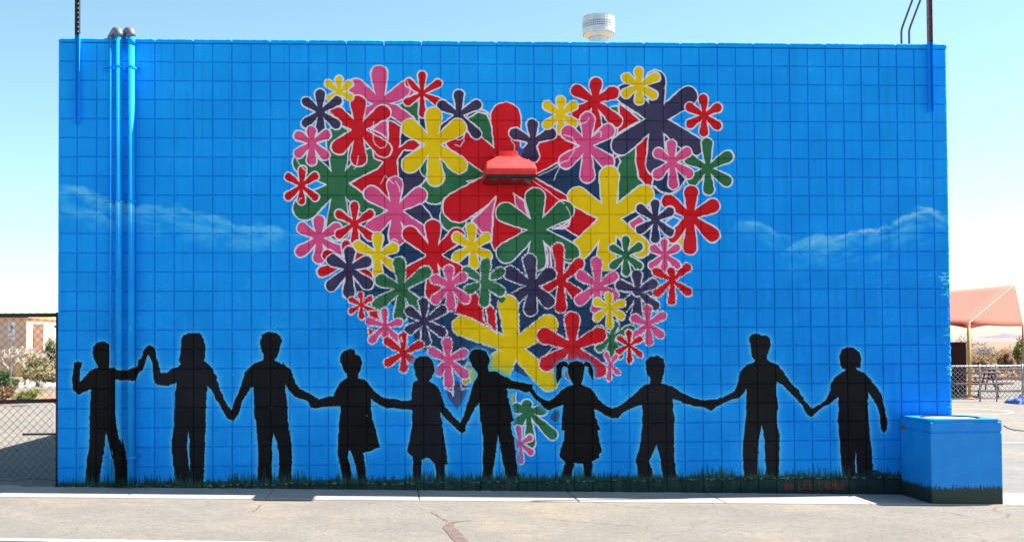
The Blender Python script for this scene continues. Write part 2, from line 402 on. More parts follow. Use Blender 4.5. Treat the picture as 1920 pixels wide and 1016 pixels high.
poly(RED, [(694, 240), (712, 232), (733, 226), (752, 238), (749, 276), (766, 263), (778, 262), (790, 272), (775, 284), (757, 282), (745, 300), (747, 335), (735, 345), (728, 378), (717, 362), (700, 368), (686, 367), (655, 344), (680, 330), (706, 318), (718, 305), (700, 296)])
flower(GRN, (850, 335), [(908, 208), (846, 235), (790, 300), (792, 372), (850, 436), (905, 400), (922, 300)], .26)
poly(GRN, [(878, 222), (897, 210), (912, 214), (921, 232), (928, 292), (905, 285), (872, 258)])
poly(GRN, [(753, 194), (784, 190), (786, 232), (768, 214), (744, 197)])
poly(PNK, [(929, 370), (926, 410), (925, 452), (905, 446), (886, 428), (884, 412), (905, 395)])
poly(PNK, [(1020, 446), (1031, 466), (1034, 500), (1026, 504), (1027, 478)])
flower(RED, (953, 330), [(947, 192), (838, 240), (834, 404), (1084, 250), (1118, 432), (948, 480)], .178, r0k=.74)
poly(PNK, [(963, 362), (983, 378), (991, 412), (970, 398)])
poly(PNK, [(930, 369), (924, 400), (922, 450), (908, 440), (884, 414), (903, 397)])
flower(NVY, (999, 266), [(998, 223), (955, 246), (1043, 246), (978, 300), (1000, 306)], .25)
poly((40, 92, 190), [(970, 272), (984, 286), (972, 292)], out=False)
flower(GRN, (1178, 318), [(1192, 210), (1148, 200), (1150, 370), (1178, 400), (1215, 392), (1215, 250)], .22)
poly(RED, [(1160, 193), (1182, 210), (1200, 226), (1176, 240), (1157, 252), (1160, 225)])
poly(RED, [(1148, 294), (1152, 280), (1164, 290), (1150, 298)])
poly(RED, [(1199, 250), (1216, 255), (1216, 300), (1228, 325), (1238, 345), (1228, 350), (1213, 350), (1198, 335), (1191, 305), (1192, 270)])
poly(BAS, [(1226, 330), (1290, 300), (1287, 335), (1272, 356), (1256, 364), (1238, 360), (1222, 348)])
flower(NVY, (1231, 224), [(1229, 132), (1158, 164), (1305, 170), (1149, 284), (1316, 286), (1229, 330)], .185, r0k=.62)
flower(YEL, (1197.8, 161), [(1197.8, 125), (1166, 141), (1237, 141), (1165, 181), (1232, 184), (1199, 198)], .235)
flower(RED, (1114.7, 190), [(1118, 145), (1071, 164), (1160, 169), (1073, 220), (1164, 236), (1119.5, 262)], .22)
flower(YEL, (1051, 215.5), [(1051.7, 180), (1018, 193), (1082, 193), (1018, 240), (1083, 236), (1052, 253)], .235)
flower(PNK, (1100, 273), [(1101.7, 210), (1054, 241), (1151, 238), (1050, 312), (1149, 312), (1101, 344)], .215)
flower(RED, (1320.6, 217), [(1317.8, 176), (1285, 197), (1353, 197), (1286, 238), (1352, 242), (1319.5, 258)], .225)
flower(GRN, (1326.5, 316), [(1325.4, 258), (1282, 294), (1374, 288), (1290, 345), (1372, 346), (1329, 367)], .21)
flower(PNK, (1260.4, 304), [(1258, 262), (1226, 282), (1295, 280), (1225, 334), (1299, 332), (1262.5, 356)], .22)
flower(YEL, (1142, 408), [(1142, 311), (1067, 359), (1224, 355), (1074, 483), (1214, 478), (1135, 508)], .185, r0k=.66)
poly(PNK, [(1178, 418), (1199, 405), (1209, 415), (1190, 435)]); poly(PNK, [(1212, 388), (1219, 384), (1218, 397)])
poly(YEL, [(1282, 432), (1281, 470), (1268, 455), (1272, 440)])
flower(RED, (1294.7, 406), [(1295.8, 347), (1242, 370), (1349, 380), (1250, 453), (1347, 450), (1293.5, 478)], .21)
flower(NVY, (1228.5, 413), [(1228.5, 373), (1193, 385), (1264, 392), (1192, 436), (1263, 441), (1228.5, 458)], .215)
poly((30, 138, 224), [(1246, 418), (1262, 406), (1277, 413), (1262, 429)])
flower(GRN, (1007, 430), [(1002, 352), (931, 390), (1073, 384), (934, 486), (1084, 486), (1005, 508)], .215)
poly(RED, [(1036, 430), (1056, 423), (1068, 412), (1065, 423), (1052, 428)])
flower(RED, (1052, 526), [(1045, 455), (1093, 487), (1016, 541), (1090, 558), (1051, 588), (1040, 500)], .215)
flower(PNK, (1121, 536), [(1117, 481), (1080, 512), (1159, 514), (1079, 570), (1159, 560), (1118, 590)], .21)
flower(NVY, (999, 536), [(991, 475), (944, 505), (1041, 506), (944, 575), (1037, 575), (993, 593)], .22)
flower(NVY, (1195.5, 546), [(1193, 505), (1153, 531), (1233, 528), (1160, 585), (1235, 580), (1194, 600)], .22)
flower(GRN, (1173, 479), [(1172.6, 441), (1142, 461), (1205, 458), (1143, 504), (1204, 504), (1174, 519)], .215)
flower(PNK, (1246.2, 478), [(1245, 446), (1218, 462), (1275, 461), (1217, 504), (1275, 503), (1246, 512)], .235)
flower(RED, (1260.4, 526), [(1257, 500), (1223, 505), (1295, 496), (1225, 555), (1297, 553), (1259, 573)], .20)
flower(YEL, (1142.5, 576.5), [(1140.6, 547), (1111, 563), (1173, 566), (1113, 600), (1171, 597), (1143, 617)], .22)
flower(RED, (672.4, 243), [(671, 179), (619, 206), (730, 203), (624, 286), (731, 290), (672, 313)], .215)
poly(PNK, [(697, 243), (716, 227), (726, 225), (728, 262), (712, 250)])
flower(YEL, (636, 174), [(635, 142), (609, 152), (660, 153), (613, 188), (663, 185), (636, 200)], .25)
flower(NVY, (600, 210), [(600, 167), (566, 186), (641, 184), (566, 238), (638, 240), (601, 254)], .215)
flower(PNK, (584.5, 268), [(582.6, 236), (551, 250), (620, 248), (552, 294), (616, 298), (584, 312)], .24)
flower(RED, (790.8, 176), [(791.5, 133), (760, 149), (828, 152), (756, 196), (828, 195), (792, 222)], .19)
flower(NVY, (859.5, 215), [(860.5, 168), (820, 193), (903, 192), (900, 259), (826, 250), (860, 262)], .205)
flower(YEL, (811, 271), [(813, 201), (755, 230), (872, 230), (757, 320), (873, 320), (818, 350)], .215)
flower(RED, (565, 348), [(567, 311), (534, 327), (597, 326), (534, 374), (597, 375), (565, 385)], .21)
flower(PNK, (741, 395), [(739.7, 331), (684, 355), (799, 358), (688, 436), (797, 446), (744, 462)], .215)
flower(RED, (813, 479), [(811, 411), (757, 429), (868, 432), (758, 524), (868, 520), (812, 564)], .205)
flower(PNK, (598, 447), [(597, 403), (557, 422), (640, 422), (555, 478), (642, 477), (598, 496)], .225)
flower(RED, (648, 492), [(650, 450), (594, 514), (604, 474), (698, 524), (690, 470)], .20)
flower(RED, (665, 420), [(664, 377), (628, 397), (701, 396), (628, 445), (702, 450), (665.3, 460)], .20)
flower(YEL, (707.8, 479), [(709, 435), (662, 456), (747, 460), (749, 505), (708, 522), (680, 500)], .225)
flower(NVY, (654.7, 504), [(654.7, 461), (613, 482), (697, 486), (612, 543), (698, 540), (653.5, 561)], .225)
flower(YEL, (885, 463), [(882.5, 418), (848, 440), (920, 440), (848, 488), (922, 485), (890, 506)], .225)
flower(GRN, (753, 541), [(747, 481), (703, 521), (808, 504), (698, 577), (790, 580), (749, 606)], .20)
poly(RED, [(858, 562), (880, 553), (893, 549), (905, 575), (907, 600), (914, 611), (895, 603), (872, 592), (853, 588)], rough=1)
poly(RED, [(911, 578), (920, 572), (929, 582), (931, 625), (914, 606)], rough=1)
flower(GRN, (909, 528), [(911, 483), (867, 503), (946, 505), (870, 548), (946, 552), (907.5, 577)], .21)
flower(PNK, (843.5, 535), [(840.4, 496), (807, 520), (876, 514), (809, 569), (880, 567), (844.9, 584)], .22)
flower(RED, (676.8, 572), [(675.6, 546), (653, 559), (699, 556), (653, 587), (704, 586), (678, 600)], .22, out=2.9)
poly(RED, [(690, 584), (708, 580), (712, 600), (692, 597)], rough=1); poly(RED, [(688, 614), (702, 619), (693, 633)], rough=1)
flower(NVY, (795, 602.5), [(793.7, 557), (759, 577), (838, 576), (759, 623), (837, 628), (798.4, 651)], .21)
flower(PNK, (721.5, 611), [(720.5, 577), (685, 600), (756, 602), (692, 643), (750, 640), (722, 634)], .21)
flower(RED, (756, 662), [(754.7, 622), (719, 634), (794, 642), (720, 685), (779, 680), (757, 700)], .215)
poly((206, 150, 20), [(876, 680), (886, 684), (893, 698), (882, 716), (868, 726), (864, 700)], rough=1)
poly((78, 52, 82), [(832, 722), (848, 712), (862, 716), (878, 728), (868, 752), (857, 768), (842, 748)], out=False, alpha=.85)
line([(862, 712), (866, 730), (880, 728)], 3, rough=1); line([(832, 728), (846, 734), (849, 742), (849, 724)], 3, rough=1)
flower(PNK, (840, 675), [(838, 632), (802, 655), (878, 658), (817, 704), (878, 708), (841.3, 728)], .215)
flower(YEL, (962, 652), [(950, 553), (849, 603), (1043, 598), (1042, 728), (884, 716), (925, 728)], .178, r0k=.66)
poly(GRN, [(936, 566), (932, 549), (938, 548), (948, 560), (942, 568)], out=False)
flower(GRN, (909, 528), [(911, 483), (946, 552), (907.5, 577)], .22, r0k=.8)
poly(RED, [(911, 578), (920, 572), (929, 582), (931, 625), (914, 606)], rough=1)
flower(GRN, (1146, 633), [(1155, 601), (1116, 613), (1190, 613), (1117, 658), (1164, 674), (1144, 670)], .21)
flower(RED, (1073, 650), [(1072, 584), (1007, 624), (1136, 622), (1012, 690), (1134, 704), (1073, 716)], .205)
flower(NVY, (1195.5, 546), [(1193, 505), (1153, 531), (1233, 528), (1235, 580)], .22)
flower(YEL, (1142.5, 576.5), [(1140.6, 547), (1111, 563), (1173, 566), (1113, 600), (1171, 597), (1143, 617)], .22)
flower(PNK, (1215, 607.5), [(1213.8, 571), (1182, 594), (1249, 588), (1184, 635), (1245, 633), (1217, 649)], .215)
flower(RED, (1179.5, 647.6), [(1178.8, 618), (1157, 631), (1205, 632), (1154, 663), (1205, 669), (1180.7, 682)], .205, out=2.9)
flower(PNK, (1144, 684), [(1134.7, 659), (1158, 664), (1162, 703), (1140.6, 715)], .2, out=2.9)
# the fading flowers below the heart
flower(GRN, (990, 771), [(986, 748), (958, 762), (1027, 768), (1043, 822), (995, 841), (964, 800)], .225, rough=0)
flower(PNK, (976, 832), [(971, 797), (999, 817), (1000, 852), (976, 871), (955, 820), (955, 845)], .22, rough=0)
poly(NVY, [(1033, 778), (1038, 769), (1046, 768), (1050, 778), (1047, 788), (1039, 791), (1032, 786)], out=False, alpha=.8)
poly(YEL, [(957, 738), (964, 736), (963, 756), (958, 758)], out=False, alpha=.8); line([(968, 735), (966, 752)], 3)
poly((150, 40, 80), [(890, 797), (893, 787), (895, 797)], out=False)
# loops of white outline that show through other flowers
for L_ in ([(620, 212), (628, 221), (632, 222)], [(700, 229), (699, 262), (704, 272), (712, 278), (722, 276), (728, 262), (728, 226)], [(763, 153), (770, 166), (766, 178), (759, 183)],
           [(853, 272), (863, 275), (870, 264), (869, 252)], [(1010, 330), (1035, 318), (1055, 305), (1066, 300), (1076, 283)], [(1057, 254), (1072, 257), (1080, 270), (1074, 280)],
           [(1084, 235), (1098, 230), (1106, 220)], [(1110, 257), (1124, 246), (1128, 250), (1126, 258)], [(1000, 340), (1020, 354), (1058, 382)], [(1038, 338), (1049, 312), (1050, 305)],
           [(1062, 388), (1068, 400), (1070, 412), (1066, 424), (1056, 430), (1036, 428)], [(1056, 482), (1064, 488), (1072, 486)], [(733, 452), (740, 448), (746, 452)], [(560, 378), (562, 373), (566, 372)],
           [(1022, 668), (1036, 652), (1040, 650)], [(747, 644), (752, 632), (755, 640), (750, 640)], [(741, 340), (749, 352), (750, 360)], [(556, 300), (560, 308), (572, 320), (578, 328)],
           [(713, 345), (722, 330), (738, 345)], [(957, 262), (964, 272), (966, 300)], [(1286, 330), (1281, 350), (1270, 360), (1254, 366), (1238, 362), (1228, 350)], [(663, 317), (668, 312), (672, 294)]):
    line(L_, 2.4, alpha=.8)

# the ten children: black silhouettes with a pale blue spray round them
S1, S2, S4, S7, S9, S0 = (100, 560, 4.233), (300, 600, 3.908), (540, 640, 3.908), (740, 660, 3.908), (1300, 600, 3.908), (1480, 640, 3.908)
FIG = []
FIG.append(((26, 24, 30), [Zm(*S1, [(345, 345), (400, 340), (440, 360), (452, 400), (458, 460), (455, 500), (440, 530), (440, 545), (480, 550), (560, 565), (600, 570), (650, 545), (652, 532), (662, 540), (680, 480), (710, 450), (710, 415), (730, 385), (765, 372), (798, 385), (790, 420), (768, 458), (750, 450), (735, 500), (700, 570), (665, 610), (655, 652), (600, 640), (550, 645), (500, 630), (495, 700), (498, 830), (505, 900), (515, 950), (520, 1010), (540, 1090), (555, 1130), (570, 1200), (580, 1290), (590, 1440), (592, 1475), (495, 1475), (485, 1340), (470, 1210), (440, 1140), (418, 1055), (405, 1180), (395, 1260), (380, 1340), (362, 1475), (255, 1475), (260, 1330), (285, 1150), (285, 1000), (290, 850), (300, 715), (240, 745), (190, 765), (155, 720), (148, 650), (158, 560), (165, 530), (162, 505), (200, 493), (228, 505), (222, 545), (205, 560), (208, 600), (205, 665), (250, 620), (285, 575), (330, 555), (350, 550), (345, 530), (325, 480), (310, 430), (315, 385)])]))
FIG.append(((30, 30, 40), [Zm(*S1, [(765, 372), (800, 385), (815, 450), (830, 500), (845, 560), (860, 605), (900, 595), (950, 560), (1010, 530), (1040, 560), (1040, 640), (970, 660), (910, 690), (830, 685), (805, 660), (790, 600), (785, 520), (765, 460), (755, 420)]),
    Zm(*S2, [(155, 150), (170, 115), (210, 95), (290, 95), (320, 140), (330, 180), (333, 250), (322, 300), (350, 320), (385, 355), (400, 395), (418, 415), (415, 440), (440, 510), (465, 570), (500, 640), (520, 657), (545, 700), (535, 742), (500, 725), (470, 690), (440, 630), (410, 580), (380, 520), (345, 480), (340, 560), (337, 700), (330, 860), (325, 1000), (322, 1100), (315, 1200), (115, 1200), (100, 1080), (90, 1000), (85, 880), (100, 780), (105, 650), (110, 550), (120, 455), (100, 465), (60, 480), (0, 475), (0, 390), (50, 385), (90, 355), (130, 345), (150, 320), (135, 290), (150, 230)])]))
FIG.append(((24, 25, 30), [Zm(*S2, [(735, 200), (730, 160), (745, 110), (790, 88), (850, 95), (885, 120), (893, 155), (880, 190), (875, 230), (855, 275), (835, 290), (870, 310), (930, 345), (965, 370), (965, 405), (1000, 470), (1030, 520), (1030, 580), (985, 560), (950, 520), (912, 465), (920, 540), (930, 620), (935, 700), (945, 800), (960, 880), (965, 950), (965, 1060), (955, 1200), (868, 1200), (872, 1060), (870, 980), (855, 900), (830, 825), (820, 900), (818, 1200), (715, 1200), (712, 1100), (722, 980), (710, 850), (705, 760), (685, 690), (688, 600), (685, 490), (660, 500), (640, 530), (600, 600), (580, 660), (565, 710), (535, 740), (515, 690), (520, 655), (540, 610), (555, 560), (580, 520), (600, 460), (612, 420), (612, 400), (640, 365), (680, 325), (720, 305), (755, 295), (760, 260), (740, 225)]),
    Zm(*S4, [(-40, 150), (0, 200), (25, 210), (35, 270), (70, 335), (140, 375), (220, 420), (240, 450), (200, 490), (165, 480), (150, 440), (100, 420), (40, 390), (0, 345), (-40, 290)])]))
FIG.append(((22, 20, 24), [Zm(*S4, [(380, 110), (410, 70), (450, 55), (490, 60), (495, 90), (530, 110), (545, 150), (535, 190), (530, 220), (515, 240), (515, 265), (560, 280), (585, 310), (620, 350), (680, 405), (740, 420), (800, 425), (860, 435), (915, 430), (915, 500), (850, 495), (790, 485), (720, 485), (670, 465), (620, 430), (603, 415), (605, 480), (615, 550), (635, 620), (655, 700), (672, 778), (620, 795), (590, 808), (548, 815), (560, 880), (570, 950), (575, 1016), (582, 1046), (518, 1046), (505, 950), (480, 860), (460, 800), (445, 800), (435, 850), (450, 900), (462, 960), (466, 1046), (408, 1046), (395, 980), (375, 890), (362, 820), (362, 730), (375, 655), (368, 650), (372, 600), (382, 530), (385, 475), (300, 475), (240, 483), (200, 490), (165, 480), (150, 450), (220, 425), (280, 410), (335, 400), (350, 350), (380, 300), (415, 275), (435, 265), (430, 245), (405, 210), (395, 170), (380, 150)])]))
FIG.append(((30, 31, 42), [Zm(*S7, [(140, 90), (150, 50), (190, 30), (240, 30), (275, 60), (288, 110), (288, 150), (275, 185), (250, 210), (300, 240), (325, 270), (345, 330), (365, 390), (410, 440), (440, 480), (480, 520), (505, 560), (490, 592), (460, 570), (430, 540), (390, 500), (350, 460), (330, 435), (340, 490), (355, 570), (368, 650), (380, 730), (388, 800), (388, 822), (365, 820), (365, 950), (368, 970), (305, 970), (300, 870), (290, 820), (255, 780), (230, 770), (215, 785), (200, 785), (195, 850), (190, 970), (130, 970), (130, 770), (90, 725), (90, 700), (110, 640), (125, 540), (130, 425), (60, 420), (-10, 405), (-10, 345), (30, 355), (125, 350), (130, 230), (150, 215), (175, 210), (150, 170), (145, 130)])]))
FIG.append(((20, 20, 24), [Zm(800, 520, 4.233, [(335, 640), (345, 600), (370, 575), (430, 570), (470, 590), (495, 630), (500, 660), (490, 700), (490, 745), (560, 760), (560, 860), (400, 860), (400, 750), (370, 720), (345, 680)]),
    Zm(*S7, [(615, 160), (690, 140), (750, 145), (800, 175), (860, 205), (930, 225), (1010, 238), (1010, 292), (940, 285), (870, 270), (820, 265), (830, 330), (850, 420), (875, 500), (850, 515), (855, 560), (870, 620), (885, 720), (890, 800), (905, 900), (918, 970), (820, 970), (800, 850), (780, 740), (755, 605), (745, 680), (735, 780), (720, 860), (715, 970), (640, 970), (645, 850), (648, 700), (640, 545), (625, 500), (620, 365), (590, 410), (550, 480), (520, 540), (515, 580), (490, 592), (470, 560), (480, 520), (510, 460), (530, 370), (560, 290), (580, 220), (605, 180)]),
    Zm(980, 660, 3.908, [(0, 225), (45, 235), (75, 270), (110, 320), (150, 345), (190, 360), (205, 430), (150, 400), (100, 350), (50, 290), (0, 292)])]))
S8 = (980, 660, 3.908)
FIG.append(((22, 20, 23), [Zm(*S8, [(330, 110), (345, 80), (380, 65), (430, 75), (450, 100), (450, 150), (440, 200), (430, 235), (440, 245), (490, 260), (520, 290), (560, 350), (600, 385), (650, 415), (700, 430), (700, 485), (650, 480), (610, 465), (570, 440), (523, 420), (530, 470), (550, 530), (568, 570), (545, 575), (555, 620), (575, 700), (578, 735), (562, 738), (562, 770), (510, 800), (505, 955), (452, 955), (442, 815), (380, 812), (365, 870), (345, 955), (282, 955), (300, 850), (315, 805), (268, 770), (268, 740), (285, 690), (302, 630), (305, 575), (282, 572), (285, 500), (295, 385), (240, 400), (190, 430), (150, 400), (190, 360), (240, 330), (280, 280), (330, 250), (360, 245), (370, 235), (345, 190), (330, 150)]),
    Zm(*S8, [(335, 92), (310, 68), (270, 72), (245, 100), (240, 170), (248, 235), (262, 210), (285, 180), (285, 120), (300, 98), (330, 110)]), Zm(*S8, [(440, 95), (455, 70), (490, 75), (510, 110), (516, 210), (500, 190), (482, 150), (480, 110), (465, 97), (450, 112)])]))
FIG.append(((30, 30, 38), [Zm(1120, 660, 3.908, [(355, 110), (350, 70), (380, 35), (440, 25), (485, 50), (492, 100), (495, 140), (480, 180), (465, 225), (500, 240), (550, 250), (600, 285), (650, 315), (700, 335), (760, 350), (830, 350), (880, 345), (900, 350), (870, 400), (830, 428), (790, 410), (760, 400), (700, 395), (640, 375), (590, 355), (548, 345), (555, 420), (565, 490), (560, 600), (562, 700), (565, 800), (580, 900), (590, 955), (488, 955), (470, 850), (460, 780), (432, 675), (400, 750), (378, 800), (400, 860), (412, 955), (308, 955), (290, 850), (280, 800), (300, 720), (318, 640), (328, 550), (325, 500), (332, 430), (328, 385), (280, 400), (210, 430), (150, 480), (110, 485), (90, 460), (110, 415), (170, 390), (230, 345), (300, 280), (340, 245), (385, 230), (388, 200), (365, 160)])]))
FIG.append(((30, 30, 34), [Zm(*S9, [(410, 130), (430, 105), (470, 100), (500, 115), (530, 112), (560, 130), (568, 170), (560, 210), (540, 260), (540, 290), (570, 310), (620, 330), (655, 370), (690, 430), (720, 470), (770, 510), (790, 550), (830, 610), (860, 640), (880, 690), (862, 712), (830, 695), (810, 650), (790, 610), (750, 575), (700, 520), (650, 470), (610, 450), (605, 540), (618, 600), (620, 655), (612, 665), (615, 750), (630, 860), (630, 1016), (622, 1200), (535, 1200), (525, 1016), (520, 860), (500, 765), (485, 850), (475, 960), (465, 1200), (372, 1200), (362, 980), (368, 850), (380, 750), (388, 665), (383, 655), (388, 590), (390, 500), (365, 540), (330, 570), (270, 585), (220, 610), (170, 635), (130, 662), (100, 650), (70, 630), (70, 590), (130, 585), (180, 580), (230, 555), (300, 520), (320, 480), (335, 430), (345, 375), (385, 330), (440, 310), (455, 300), (430, 270), (420, 220), (420, 185), (408, 160)])]))
FIG.append(((25, 22, 29), [Zm(*S0, [(370, 170), (365, 110), (385, 60), (420, 42), (470, 45), (510, 75), (525, 120), (522, 190), (485, 195), (500, 210), (550, 230), (590, 270), (615, 300), (650, 350), (680, 410), (695, 470), (705, 540), (720, 590), (715, 640), (690, 672), (668, 640), (665, 590), (665, 560), (650, 500), (620, 430), (575, 370), (575, 450), (580, 570), (590, 700), (600, 780), (612, 900), (614, 1046), (510, 1046), (495, 930), (485, 800), (480, 900), (490, 1046), (407, 1046), (380, 900), (370, 750), (360, 650), (358, 600), (350, 570), (360, 500), (360, 405), (330, 430), (300, 455), (250, 475), (200, 515), (165, 555), (140, 540), (150, 490), (165, 490), (210, 470), (270, 425), (300, 360), (305, 310), (340, 260), (390, 225), (415, 205), (385, 195)])]))
mask = np.zeros((CH, CW), bool); figcol = np.zeros((CH, CW, 3), np.float32)
jag = 1 + 0.0
for col, polys in FIG:
    for pts in polys:
        q = P(pts); sl = bbox(q, 6)
        warpx[sl] += (n_px[sl] - .5) * 2.6; warpy[sl] += (n_f[sl] - .5) * 2.2
        mm = poly_mask(q, sl, 1.2)
        warpx[sl] -= (n_px[sl] - .5) * 2.6; warpy[sl] -= (n_f[sl] - .5) * 2.2
        mask[sl] |= mm; fc = figcol[sl]; fc[mm] = rgb(*col)
slit = P(Zm(*S2, [(208, 812), (216, 880), (214, 1000), (222, 1110), (206, 1050), (197, 930)])); sl = bbox(slit, 4); mask[sl] &= ~poly_mask(slit, sl)
def blur(a, r):
    for ax in (0, 1):
        p = np.pad(a, [(r + 1, r) if k == ax else (0, 0) for k in (0, 1)], mode='edge'); cs = np.cumsum(p, axis=ax, dtype=np.float64)
        n = a.shape[ax]
        a = ((np.take(cs, range(2 * r + 1, 2 * r + 1 + n), ax) - np.take(cs, range(0, n), ax)) / (2 * r + 1)).astype(np.float32)
    return a
mf = mask.astype(np.float32); g1 = blur(blur(mf, 13), 9); g2 = blur(blur(mf, 4), 3)
halo = np.clip(g1 * 1.5, 0, 1) ** .8 * (.45 + .5 * n_mid)
g0 = blur(blur(mf, 44), 34)
put(np.clip(g0 * 2.2, 0, 1) * (.10 + .34 * n_mid) * np.clip((2.9 - VV) * 1.2, 0, 1), rgb(52, 164, 240)); del g0
spray = np.clip((g1 * 2.4 - .12 + (n_px - .5) * .35), 0, 1) * np.clip((VV < 2.6) * 1.0, 0, 1)
put(np.clip(halo * 1.1 + .5 * spray, 0, .88), rgb(70, 172, 236))
put(np.clip(g2 * 2.0 - .25, 0, 1) * (.30 + .6 * n_sm), rgb(136, 206, 226))
body = figcol * .8 + ((n_mid - .5) * .03 + (n_sm - .5) * .015)[..., None]
a = np.clip(blur(mf, 1), 0, 1)[..., None]; C = C * (1 - a) + np.where(mask[..., None], body, rgb(24, 24, 30)) * a
del a, halo, spray, g1, g2, body
put(((n_f > .93) & (n_mid > .58) & mask).astype(np.float32) * .35, rgb(120, 130, 140))   # tiny missed spots

# painted grass along the foot
gz = lambda x: (0.0 - WZ0) * PPM
put(np.clip((-(VV) + .026) * 60, 0, 1), rgb(36, 58, 56) + ((n_sm - .5) * .05 + (vnoise(60, 6, 51) - .5) * .07)[..., None])
put(np.clip((-VV - .07) * 12, 0, 1) * .45, rgb(22, 28, 32))
gr = np.random.default_rng(11); cr0 = np.random.default_rng(77); x = 0
hgt = vnoise(40, 70, 61)[0]
while x < CW - 4:
    h = (12 + 30 * gr.random() ** 2.2 * (1 + .6 * (gr.random() < .05))) * (.55 + .8 * hgt[min(int(x), CW - 1)]) * .95; wd = 1.6 + gr.random() * 2.6; lean = (gr.random() - .5) * h * .3
    if not (8.15 * PPM < x < 9.5 * PPM and gr.random() < .6):
        y0 = int(-WZ0 * PPM) + 4; hh = int(h); ys = np.arange(hh)
        cc_ = [rgb(38, 70, 62), rgb(28, 50, 56), rgb(52, 88, 74), rgb(24, 40, 46), rgb(44, 74, 50)][gr.integers(5)]
        for yy in ys:
            hw = wd * (1 - yy / hh) ** .8; xc = x + lean * (yy / hh) ** 1.5
            x0, x1 = int(xc - hw), int(xc + hw) + 1
            if x0 >= 0 and x1 < CW: C[y0 + yy, x0:x1] = C[y0 + yy, x0:x1] * .42 + cc_ * .58
    x += .9 + gr.random() * 1.5
# darker grass mound near the planter
q = P([(1640, 880), (1690, 896), (1760, 905), (1760, 940), (1600, 940), (1600, 890)]); sl = bbox(q, 8)
put(poly_mask(q, sl, 5) * .8, rgb(26, 44, 50), sl)
# bare specks where the paint has flaked at the joints and along the grass line
for _ in range(520):
    if cr0.random() < .45: xx, zz_ = cr0.random() * 9.6, cr0.normal(-.004, .006)
    elif cr0.random() < .5: xx, zz_ = cr0.random() * 9.7, 4.7285 - .20435 * cr0.integers(1, 23) + cr0.normal(0, .006)
    else: xx, zz_ = .2036 * cr0.integers(1, 47) + cr0.normal(0, .005), cr0.random() * 4.7
    sl = bbox(np.array([[(xx - WX0) * PPM, (zz_ - WZ0) * PPM]]), 8); k_ = 1 + cr0.random() * 2.6
    dd = np.hypot((XX[sl] - (xx - WX0) * PPM) / (k_ * (2.4 if zz_ < .03 else 1)), (YY[sl] - (zz_ - WZ0) * PPM) / k_) + (n_px[sl] - .5)
    put((dd < .8) * .6, (rgb(150, 150, 140) if zz_ < .03 else rgb(10, 84, 160) if cr0.random() < .7 else rgb(110, 190, 230)), sl)
# signature in red brush strokes
GL = {'B': [[(0, 0), (0, 1)], [(0, 1), (.6, .95), (.6, .55), (0, .5)], [(0, .5), (.7, .45), (.65, .02), (0, 0)]], 'Y': [[(0, 1), (.35, .55), (.7, 1)], [(.35, .55), (.35, 0)]],
      'L': [[(0, 1), (0, 0), (.65, 0)]], 'E': [[(.65, 1), (0, 1), (0, 0), (.65, 0)], [(0, .5), (.5, .5)]], 'A': [[(0, 0), (.35, 1), (.7, 0)], [(.15, .4), (.55, .4)]],
      'U': [[(0, 1), (0, .1), (.3, 0), (.6, .1), (.6, 1)]], 'R': [[(0, 0), (0, 1), (.6, .9), (.5, .5), (0, .5)], [(.25, .5), (.65, 0)]]}
xu = 1473.0
for ch, wd, ht in (('B', 7, 9), ('Y', 8, 9), (' ', 6, 0), ('L', 9, 13), ('E', 9, 14), ('E', 9, 14), (' ', 6, 0), ('L', 9, 12), ('A', 9, 12), ('U', 9, 12), ('E', 9, 12), ('R', 8, 11)):
    for st in GL.get(ch, []): line([(xu + a_ * wd, 916 - b_ * ht) for a_, b_ in st], 2.0, rgb(190, 44, 40), rough=.6, alpha=.55)
    xu += wd + 1.2
# bare chips and scuffs at the right-hand edge
cr = np.random.default_rng(5)
for zc, n in ((2.17, 18), (2.05, 9), (1.60, 4), (1.35, 6), (1.12, 12), (.8, 4), (.5, 4)):
    for _ in range(n):
        xx = (9.715 - abs(cr.normal(0, .035 if zc < 2 else .08)) - WX0) * PPM; yy = (zc + cr.normal(0, .04) - WZ0) * PPM
        rx, ry = 3 + cr.random() * 12, 1.2 + cr.random() * 2.6; sl = bbox(np.array([[xx, yy]]), 12)
        dd = np.hypot((XX[sl] - xx + (YY[sl] - yy) * .8) / rx, (YY[sl] - yy) / ry) + (n_px[sl] - .5) * .9
        put((dd < .9) * .8, rgb(120, 214, 240), sl)
C = np.clip(C, 0, 1)
img = bpy.data.images.new('mural_paint', CW, CH, alpha=False)
buf = np.ones((CH, CW, 4), np.float32); buf[..., :3] = C
img.pixels.foreach_set(buf.ravel()); img.update()
try: img.pack()
except Exception: pass
if globals().get('DUMP_MURAL'):
    img.filepath_raw = DUMP_MURAL; img.file_format = 'PNG'; img.save()
del buf, C, XX, YY, VV, figcol, mf
